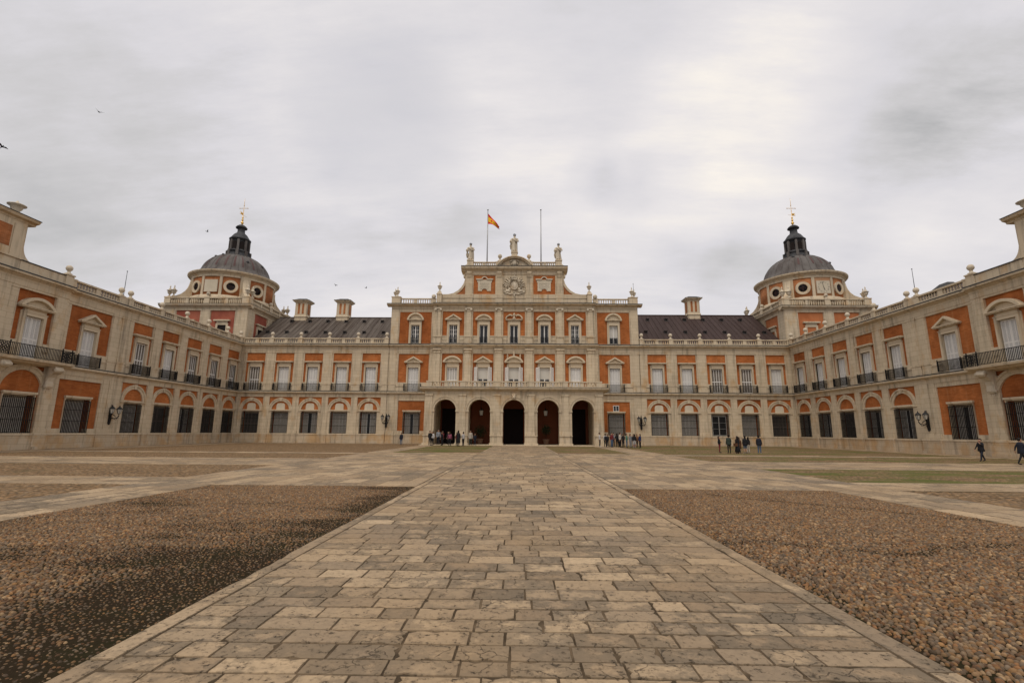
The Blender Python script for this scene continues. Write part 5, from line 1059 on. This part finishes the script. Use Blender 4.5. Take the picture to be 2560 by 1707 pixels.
# ------------------------------------------------------------------ people
SKIN = ('skin_a', 'skin_b'); plain('skin_a', (.42, .24, .16), .6, 0, .05); plain('skin_b', (.34, .19, .12), .6, 0, .05); plain('eye', (.02, .015, .012), .3)
CL = dict(black=(.012, .012, .014), navy=(.013, .016, .026), white=(.50, .48, .46), maroon=(.14, .02, .025), grey=(.22, .22, .23), lgrey=(.22, .23, .25), green=(.09, .20, .14), dgreen=(.035, .045, .035), brown=(.11, .05, .025), tan=(.38, .33, .27), denim=(.07, .11, .18), pink=(.26, .07, .11), blue=(.02, .03, .09), cream=(.50, .45, .38), dbrown=(.03, .018, .012), orange=(.20, .09, .04), hair_d=(.014, .010, .008), hair_b=(.05, .028, .016), hair_l=(.16, .10, .055))
for k, v in CL.items(): plain('cloth_'+k, v, .85, 0, .15, 12)
def person(x, y, h, face, top, legs, label, group=None, hair='hair_d', longhair=False, pose='stand', coat=None, coatlen=.55, skirt=None, shoes='black', seed=0, arms='down', hat=None, shorts=False):
    rnd = random.Random(seed*7+int(abs(x)*13)); V = []; E = []; RD = []
    def v(p, r, par=None):
        V.append(p); RD.append(r if isinstance(r, tuple) else (r, r)); i = len(V)-1
        if par is not None: E.append((par, i))
        return i
    sw = rnd.uniform(-.02, .02); st = .30 if pose == 'walk' else rnd.uniform(-.03, .05)
    pel = v((0, 0, .93), (.135, .105)); ab = v((sw, .01, 1.08), (.125, .095), pel); ch = v((sw, .0, 1.28), (.15, .105), ab); nk0 = v((sw, .0, 1.42), (.075, .07), ch); nk = v((sw, -.01, 1.49), (.048, .048), nk0)
    hd = v((sw, -.03, 1.575), (.078, .088), nk); ht = v((sw, -.02, 1.66), (.066, .072), hd); v((sw, -.125, 1.57), .012, hd)
    for sx in (-1, 1):
        v((sw+sx*.088, -.015, 1.575), .014, hd)
        fwd = st*sx*(1 if pose == 'walk' else .4)
        hp = v((sx*.088, 0, .86), (.085, .09), pel); kn = v((sx*.095, -fwd*.55-.02, .49), (.056, .06), hp); an = v((sx*.10, -fwd*1.0+(.05 if pose == 'walk' and fwd < 0 else .02), .10), (.036, .04), kn); hl = v((sx*.10, -fwd*1.0-.03, .05), (.036, .034), an); v((sx*.115, -fwd*1.0-.16, .035), (.034, .024), hl)
        shd = v((sx*.165, 0, 1.385), (.058, .058), ch); af = -fwd*.8 if pose == 'walk' else rnd.uniform(-.05, .1)
        if arms == 'up' and sx > 0: el = v((sx*.25, -.10, 1.16), .042, shd); wr = v((sx*.13, -.26, 1.40), .028, el); hv = Vector((-.2, -.2, .9))
        elif arms == 'front' or (arms == 'mix' and sx > 0): el = v((sx*.23, -.02, 1.13), .043, shd); wr = v((sx*.12, -.25, 1.08), .028, el); hv = Vector((-sx*.6, -.75, .0))
        else: el = v((sx*.225, -af*.5+.02, 1.12), .043, shd); wr = v((sx*.24, -af-.05, .88), .027, el); hv = Vector((0, -.12, -1))
        hv.normalize(); w0 = Vector(V[wr]); side = Vector((0, 1, 0)) if abs(hv.z) > .5 else Vector((0, 0, 1)); pal = v(tuple(w0+hv*.06), (.026, .014), wr)
        for f in range(4): b0 = w0+hv*.10+side*(.024-.016*f); a = v(tuple(b0), .009, pal); b1 = v(tuple(b0+hv*(.032+.006*(1-abs(f-1.3)))), .0085, a); v(tuple(b0+hv*.055+Vector((-sx*.015, 0, 0))), .007, b1)
        tb = v(tuple(w0+hv*.05-side*.028), .010, pal); v(tuple(w0+hv*.085-side*.042), .008, tb)
    me = bpy.data.meshes.new('person'); me.from_pydata(V, E, []); o = bpy.data.objects.new('person', me); COL.objects.link(o)
    md = o.modifiers.new('s', 'SKIN'); md.use_smooth_shade = True
    for i, r in enumerate(RD): o.data.skin_vertices[0].data[i].radius = (r[0]*1.30, r[1]*1.2) if r[0] > .10 else ((r[0]*1.2, r[1]*1.2) if r[0] > .02 else r)
    o.data.skin_vertices[0].data[0].use_root = True
    sb = o.modifiers.new('b', 'SUBSURF'); sb.levels = 1; sb.render_levels = 1
    dg = bpy.context.evaluated_depsgraph_get(); m2 = bpy.data.meshes.new_from_object(o.evaluated_get(dg)); bpy.data.objects.remove(o); bpy.data.meshes.remove(me)
    for mm in (SKIN[seed % 2], 'cloth_'+top, 'cloth_'+legs, 'cloth_'+shoes): m2.materials.append(MATS[mm])
    for p in m2.polygons:
        c = p.center; hand = abs(c.x) > .19 and c.z < .90
        if arms in ('front', 'mix', 'up') and c.y < -.235 and 1.0 < c.z < 1.5: hand = True
        p.material_index = 0 if (c.z > 1.455 or hand or (shorts and .12 < c.z < .5)) else (1 if c.z > .90 or (abs(c.x) > .165 and c.z > .85) else (2 if c.z > .11 else 3)); p.use_smooth = True
    h *= 1.16 if x < -4 and y < 70 and x > -11 else 1.05; m2.transform(Matrix.Scale(h/1.73, 4)); m2.name = 'person'; o = obj('person', m2, None, (x, y, -.004), face); tag(o, label, 'person', group)
    k = h/1.73
    q = MB(); seg = 12
    hz = 1.36 if longhair else 1.545
    prof = [(.082, hz-.0), (.098, hz+.07), (.103, 1.60), (.098, 1.66), (.075, 1.715), (.04, 1.74), (.0, 1.748)]
    q.lathe([(r, z) for r, z in prof], (sw, .0, 0), seg)
    q.v = [(p[0]*k, (p[1]*1.05+.028 if not (p[1] < -.02 and p[2] < 1.63) else max(p[1], -.02)+.03)*k, p[2]*k) for p in q.v]; part('hair', q, 'cloth_'+(hat or hair), o)
    q = MB()
    for sx in (-1, 1): q.ball(((sw+sx*.03)*k, -.108*k, 1.585*k), .009*k, 6, 4)
    part('eyes', q, 'eye', o)
    if coat:
        q = MB(); zb = coatlen; q.lathe([(.22, zb), (.235, zb+.03), (.205, 1.0), (.20, 1.1), (.215, 1.25), (.215, 1.36), (.14, 1.44), (.08, 1.465)], (0, 0, 0), 16); q.v = [(p[0]*k*1.02, p[1]*k*.78, p[2]*k) for p in q.v]; part('coat', q, 'cloth_'+coat, o)
    if skirt:
        q = MB(); q.lathe([(.30, .12), (.24, .5), (.165, .95), (.15, 1.02)], (0, 0, 0), 16); q.v = [(p[0]*k, p[1]*k*.85, p[2]*k) for p in q.v]; part('skirt', q, 'cloth_'+skirt, o)
    return o
GL, GR, GG = 'visitors by the left arches', 'crowd right of the arcade', 'group standing on the grassy cobbles'
B = math.pi
person(-14.25, 63.0, 1.48, 0, 'navy', 'denim', 'person in dark jacket and grey-blue jeans alone by the left grille window', None, 'hair_b', coat='navy', coatlen=.8, seed=1)
person(-10.25, 61.2, 1.56, .6, 'black', 'black', 'person in black with raised hand beside the first arch pier', GL, arms='up', seed=2)
person(-9.95, 61.4, 1.50, -.4, 'white', 'black', 'person in white top and black trousers at the first arch pier', GL, longhair=True, seed=3)
person(-9.5, 63.0, 1.70, .3, 'lgrey', 'navy', 'person in grey top with dark trousers in the shaded left arch', GL, seed=4)
person(-9.05, 63.6, 1.55, -.7, 'maroon', 'black', 'person in patterned red top deep in the left arch', GL, longhair=True, arms='front', seed=5)
person(-8.45, 64.6, 1.5, .2, 'black', 'black', 'person in black, farthest inside the left arch', GL, seed=6)
person(-7.45, 58.95, 1.46, B, 'pink', 'black', 'person in pink and red top seen from behind before the left arch', GL, longhair=True, hair='hair_b', seed=7)
person(-6.45, 59.2, 1.60, B-.4, 'black', 'black', 'person in long black coat at the second arch pier', GL, longhair=True, coat='black', coatlen=.35, seed=8)
person(-6.0, 60.5, 1.47, B+.9, 'white', 'black', 'person in white top with folded arms beside the black coat', GL, arms='front', seed=9)
person(-5.35, 62.9, 1.62, .2, 'tan', 'dgreen', 'person in open beige jacket and green trousers in the second arch', GL, 'hair_d', coat='tan', coatlen=.75, seed=10)
person(-4.75, 62.6, 1.30, .5, 'navy', 'navy', 'small person in navy clothes at the edge of the second arch', GL, shoes='white', seed=11)
person(-9.3, 65.0, 1.5, 2.2, 'navy', 'black', 'person in dark blue jacket, back to the court, in the left arch', GL, coat='navy', coatlen=.7, seed=12)
person(-8.95, 62.6, 1.42, -1.0, 'black', 'black', 'person in black with pale bare head between grey and pink tops', GL, arms='mix', seed=13)
person(-6.75, 60.3, 1.42, .8, 'maroon', 'black', 'person in dark maroon top behind the long black coat', GL, longhair=True, seed=14)
crowd = [(10.70, 60.3, 1.64, 1.3, 'white', 'black', 'person in white jacket with striped black trousers at the crowd edge', dict(shoes='white')), (11.55, 61.3, 1.53, B, 'white', 'black', 'person in white top with a dark rucksack between white and maroon figures', {}),
 (11.95, 59.1, 1.65, .4, 'maroon', 'denim', 'person in maroon pullover and dark jeans in the crowd', {}), (11.55, 59.9, 1.45, -.6, 'black', 'black', 'person in black half hidden left of the maroon pullover', {}),
 (12.45, 60.8, 1.60, .2, 'lgrey', 'black', 'person in grey top and black trousers right of the maroon pullover', dict(arms='front')), (12.75, 60.0, 1.57, B, 'black', 'black', 'person all in black with long hair in mid crowd', dict(longhair=True)),
 (13.02, 59.5, 1.66, .9, 'cream', 'black', 'person in pale shirt and dark trousers with black hair in mid crowd', {}), (13.35, 59.3, 1.56, -.9, 'black', 'black', 'person in black turned away beside the pale shirt', dict(longhair=True)),
 (13.52, 58.2, 1.58, 1.2, 'green', 'denim', 'person in light green top and jeans in the crowd', dict(longhair=True, arms='front')), (13.85, 57.7, 1.52, .5, 'grey', 'lgrey', 'person in grey top and pale trousers with long dark hair', dict(longhair=True)),
 (14.25, 57.4, 1.50, B, 'black', 'white', 'person in black top and white shorts seen from behind', dict(longhair=True, shorts=True, shoes='white')), (14.65, 58.0, 1.50, -.5, 'orange', 'black', 'person in patterned orange top near the crowd end', dict(longhair=True)),
 (12.2, 60.6, 1.58, 1.8, 'black', 'black', 'person in black jacket behind the maroon pullover', dict(coat='black', coatlen=.75)), (13.15, 60.4, 1.6, -.3, 'dgreen', 'black', 'person in dark green jacket at the back of the crowd', dict(coat='dgreen', coatlen=.75)), (14.45, 58.6, 1.5, .3, 'navy', 'denim', 'person in navy top behind the white shorts', dict(longhair=True)),
 (14.92, 57.5, 1.52, -1.2, 'blue', 'black', 'person in blue and white top at the far end of the crowd', dict(longhair=True))]
for i, (x, y, h, f, t, l, lb, kw) in enumerate(crowd): person(x, y, h, f, t, l, lb, GR, seed=20+i, **kw)
grp = [(19.0, 45.0, 1.40, 1.2, 'black', 'maroon', 'person in black top and dark red trousers, left of the grass group', dict(hair='hair_b', arms='mix', longhair=True)), (19.4, 43.9, 1.52, B, 'dgreen', 'black', 'person in green-grey jacket seen from behind in the grass group', dict(coat='dgreen', coatlen=.8)),
 (20.05, 43.7, 1.43, B+.3, 'black', 'black', 'person with long dark hair and a long black skirt', dict(longhair=True, skirt='black')), (20.5, 44.4, 1.35, B-.3, 'brown', 'tan', 'person in brown coat between black skirt and denim skirt', dict(longhair=True, hair='hair_b', coat='brown', coatlen=.5, shoes='white')),
 (20.9, 44.1, 1.45, B, 'black', 'denim', 'person in black jacket over short denim with white shoes', dict(longhair=True, coat='black', coatlen=.78, shorts=True, shoes='white')), (21.35, 44.5, 1.36, B+.2, 'black', 'cream', 'person in black top and cream trousers in the grass group', dict(longhair=True, shoes='white')),
 (21.9, 43.6, 1.48, B-.6, 'navy', 'denim', 'person in navy jacket and blue jeans at the right of the grass group', dict(coat='navy', coatlen=.8, shoes='white'))]
for i, (x, y, h, f, t, l, lb, kw) in enumerate(grp): person(x, y, h, f, t, l, lb, GG, seed=40+i, **kw)
person(32.1, 33.9, 1.42, R(-80), 'black', 'navy', 'person in dark hooded jacket walking with hand raised to the ear', None, pose='walk', coat='black', coatlen=.75, arms='up', hat='black', seed=60)
person(31.05, 30.2, 1.50, R(80), 'navy', 'black', 'person in navy coat walking at the right picture edge', None, pose='walk', coat='navy', coatlen=.7, seed=61)
def bag(x, y, z, rz, mat, label, s=1.):
    q = MB(); q.box(-.17*s, .17*s, -.07*s, .07*s, 0, .26*s); q.box(-.175*s, .175*s, -.075*s, .02, .15*s, .262*s); q.tube([(-.15*s, 0, .25*s), (-.10*s, -.02, .55*s), (.02, -.03, .62*s), (.12*s, -.02, .5*s), (.15*s, 0, .25*s)], .012, 5); tag(part('shoulder_bag', q, mat, None, (x, y, z), rz=rz), label, 'bag')
bag(19.82, 43.52, .62, .3, 'cloth_brown', 'brown leather shoulder bag on the person with the long black skirt')
def pack(x, y, z, rz, mat, label):
    q = MB(); q.box(-.14, .14, -.09, .07, 0, .36); q.ball((0, 0, .36), .14, 8, 6, (1, .6, .5)); q.box(-.10, .10, -.13, -.09, .04, .2); tag(part('rucksack', q, mat, None, (x, y, z), rz=rz), label, 'rucksack')
pack(11.55, 61.12, .88, 0, 'cloth_navy', 'dark rucksack on the back of the person in the white top'); 
# ------------------------------------------------------------------ birds
def bird(loc, rz, roll, span, label, fl):
    q = MB(); s = span/2
    q.tube([(0, -.16*span, 0), (0, -.05*span, .01), (0, .12*span, 0), (0, .24*span, -.005)], [.02*span, .06*span, .05*span, .008*span], 7); q.ball((0, -.18*span, .015*span), .045*span, 7, 5)
    for sx in (-1, 1): q.add([(sx*.03*span, -.09*span, .01), (sx*.22*span, -.13*span, fl*span*.16), (sx*.5*span, .02*span, fl*span*.26), (sx*.24*span, .04*span, fl*span*.14), (sx*.03*span, .09*span, .01)], [(0, 1, 3, 4), (1, 2, 3)])
    q.add([(-.01*span, .2*span, 0), (.01*span, .2*span, 0), (.06*span, .34*span, 0), (-.06*span, .34*span, 0)], [(0, 1, 2, 3)])
    o = tag(part('bird', q, 'cloth_black', None, loc), label, 'bird', 'birds flying over the palace'); o.rotation_euler = (R(roll), R(20), rz)
CAM_F, PITCH, YAW, ROLL = 1207.458, .18543, -.01568, .0071; CAM = Vector((.854, 0, 1.6958))
fw = Vector((math.sin(YAW)*math.cos(PITCH), math.cos(YAW)*math.cos(PITCH), math.sin(PITCH))); rt = Vector((math.cos(YAW), -math.sin(YAW), 0)); up = rt.cross(fw)
r2 = rt*math.cos(ROLL)+up*math.sin(ROLL); u2 = up*math.cos(ROLL)-rt*math.sin(ROLL)
def along(px, py, dist): d = fw+r2*((px-1280)/CAM_F)-u2*((py-853.5)/CAM_F); return CAM+d.normalized()*dist
bird(along(248, 281, 52), .5, 30, .7, 'small dark bird high in the upper left sky', .9)
bird(along(5, 367, 50), 1.2, -25, .7, 'dark bird at the left edge of the sky', .9)
bird(along(518, 579, 70), 2.3, 10, .6, 'dark bird left of the left dome', .8)
bird(along(839, 713, 74), .3, -30, .6, 'dark bird over the rear roof, right of the chimneys', .9)
bird(along(915, 720, 74), 2.0, 20, .6, 'dark bird between the chimneys and the central front', .8)
# ------------------------------------------------------------------ sky, sun, camera
W = bpy.data.worlds.new('World'); SC.world = W; W.use_nodes = True; nt = W.node_tree; bg = nt.nodes['Background']
SUN_EL, SUN_AZ = R(60), R(200)     # sun behind the clouds, behind and to the left of the camera
sky = nd(nt, 'ShaderNodeTexSky', sky_type='NISHITA', sun_disc=False, sun_elevation=SUN_EL, sun_rotation=SUN_AZ)
tc = nd(nt, 'ShaderNodeTexCoord'); sp = nd(nt, 'ShaderNodeSeparateXYZ'); lk(nt, tc.outputs['Generated'], sp.inputs[0])
den = math_(nt, 'ADD', math_(nt, 'MAXIMUM', sp.outputs[2], 0.), .22); cx = nd(nt, 'ShaderNodeCombineXYZ'); lk(nt, math_(nt, 'DIVIDE', sp.outputs[0], den), cx.inputs[0]); lk(nt, math_(nt, 'DIVIDE', sp.outputs[1], den), cx.inputs[1])
def wmap(sc, loc): m_ = nd(nt, 'ShaderNodeMapping'); m_.inputs['Scale'].default_value = sc; m_.inputs['Location'].default_value = loc; lk(nt, cx.outputs[0], m_.inputs['Vector']); return m_.outputs[0]
n1 = noise(nt, wmap((.55, .8, 1), (1.7, .6, 0)), 1.0, 6, .52); n2 = noise(nt, wmap((1.5, 2.4, 1), (.3, 2.2, 0)), 1.0, 9, .62)
n3 = noise(nt, wmap((2.2, 3.2, 1), (5.3, 1.2, 0)), 1.0, 8, .6); wm_ = nd(nt, 'ShaderNodeMapping'); wm_.inputs['Rotation'].default_value = (0, 0, R(32)); wm_.inputs['Scale'].default_value = (1.6, 6.5, 1); lk(nt, cx.outputs[0], wm_.inputs['Vector']); n4 = noise(nt, wm_.outputs[0], 1.0, 10, .66); wt = math_(nt, 'ADD', math_(nt, 'MULTIPLY', math_(nt, 'ADD', math_(nt, 'ADD', math_(nt, 'MULTIPLY', n1, .42), math_(nt, 'MULTIPLY', n2, .34)), math_(nt, 'MULTIPLY', n4, .24)), 1.75), -.36)
east = math_(nt, 'MULTIPLY', sp.outputs[0], .10); wt = math_(nt, 'ADD', wt, east)
def blob(px, py, rad, amt):     # broad cloud masses, given as a direction in the sky
    v = fw+r2*((px-1280)/CAM_F)-u2*((py-853.5)/CAM_F); v.normalize()
    dt = nd(nt, 'ShaderNodeVectorMath', operation='DOT_PRODUCT'); dt.inputs[1].default_value = v; nr = nd(nt, 'ShaderNodeVectorMath', operation='NORMALIZE'); lk(nt, tc.outputs['Generated'], nr.inputs[0]); lk(nt, nr.outputs[0], dt.inputs[0])
    mr = nd(nt, 'ShaderNodeMapRange', interpolation_type='SMOOTHSTEP'); mr.inputs[1].default_value = math.cos(R(rad)); mr.inputs[2].default_value = 1.; lk(nt, dt.outputs['Value'], mr.inputs[0])
    return math_(nt, 'MULTIPLY', math_(nt, 'MULTIPLY', mr.outputs[0], amt), math_(nt, 'ADD', math_(nt, 'MULTIPLY', math_(nt, 'ADD', n3, math_(nt, 'MULTIPLY', math_(nt, 'SUBTRACT', n4, .5), 1.2)), 2.2), -.10))
for px, py, rad, amt in ((2540, 400, 24, -.25), (2330, 470, 14, -.10), (2330, 230, 12, -.10), (1480, 450, 4, -.09), (1560, 470, 5, -.13), (1660, 445, 5, -.10), (1760, 610, 6, -.11), (1870, 680, 6, -.11), (1100, 565, 6, -.07), (1220, 545, 5, -.06), (1000, 480, 7, .10), (2450, 625, 9, .26), (2120, 540, 9, .14), (1850, 300, 14, .17), (1250, 330, 12, .08), (760, 280, 14, .07), (130, 600, 8, -.08), (1500, 90, 12, -.07), (850, 60, 14, .06), (2150, 60, 12, .08)):
    wt = math_(nt, 'ADD', wt, blob(px, py, rad, amt))
cloud = ramp(nt, wt, ((-.1, (3.6, 3.58, 3.6)), (.12, (4.75, 4.7, 4.72)), (.30, (6.05, 5.9, 5.95)), (.44, (7.0, 6.8, 7.05)), (.64, (8.1, 7.75, 7.75)), (.86, (9.5, 8.9, 8.2))))
thin = math_(nt, 'SUBTRACT', .96, math_(nt, 'MULTIPLY', blob(960, 300, 11, .30), n2)); col = mixc(nt, thin, sky.outputs['Color'], cloud)
lk(nt, col, bg.inputs['Color']); bg.inputs['Strength'].default_value = .104
sd = bpy.data.lights.new('sun', 'SUN'); sd.energy = 1.5; sd.angle = R(28); sd.color = (1, .90, .77); so = bpy.data.objects.new('sun', sd); COL.objects.link(so)
d = Vector((math.sin(SUN_AZ)*math.cos(SUN_EL), math.cos(SUN_AZ)*math.cos(SUN_EL), math.sin(SUN_EL))); so.rotation_euler = d.to_track_quat('Z', 'Y').to_euler()
cd = bpy.data.cameras.new('camera'); co = bpy.data.objects.new('camera', cd); COL.objects.link(co); SC.camera = co
cd.sensor_fit = 'HORIZONTAL'; cd.sensor_width = 36; cd.lens = CAM_F/2560*36; cd.clip_end = 2000; cd.clip_start = .05
M = Matrix((r2, u2, -fw)).transposed().to_4x4(); M.translation = CAM; co.matrix_world = M
SC.view_settings.view_transform = 'Standard'; SC.view_settings.look = 'None'; SC.view_settings.exposure = 0.; SC.view_settings.gamma = 1.
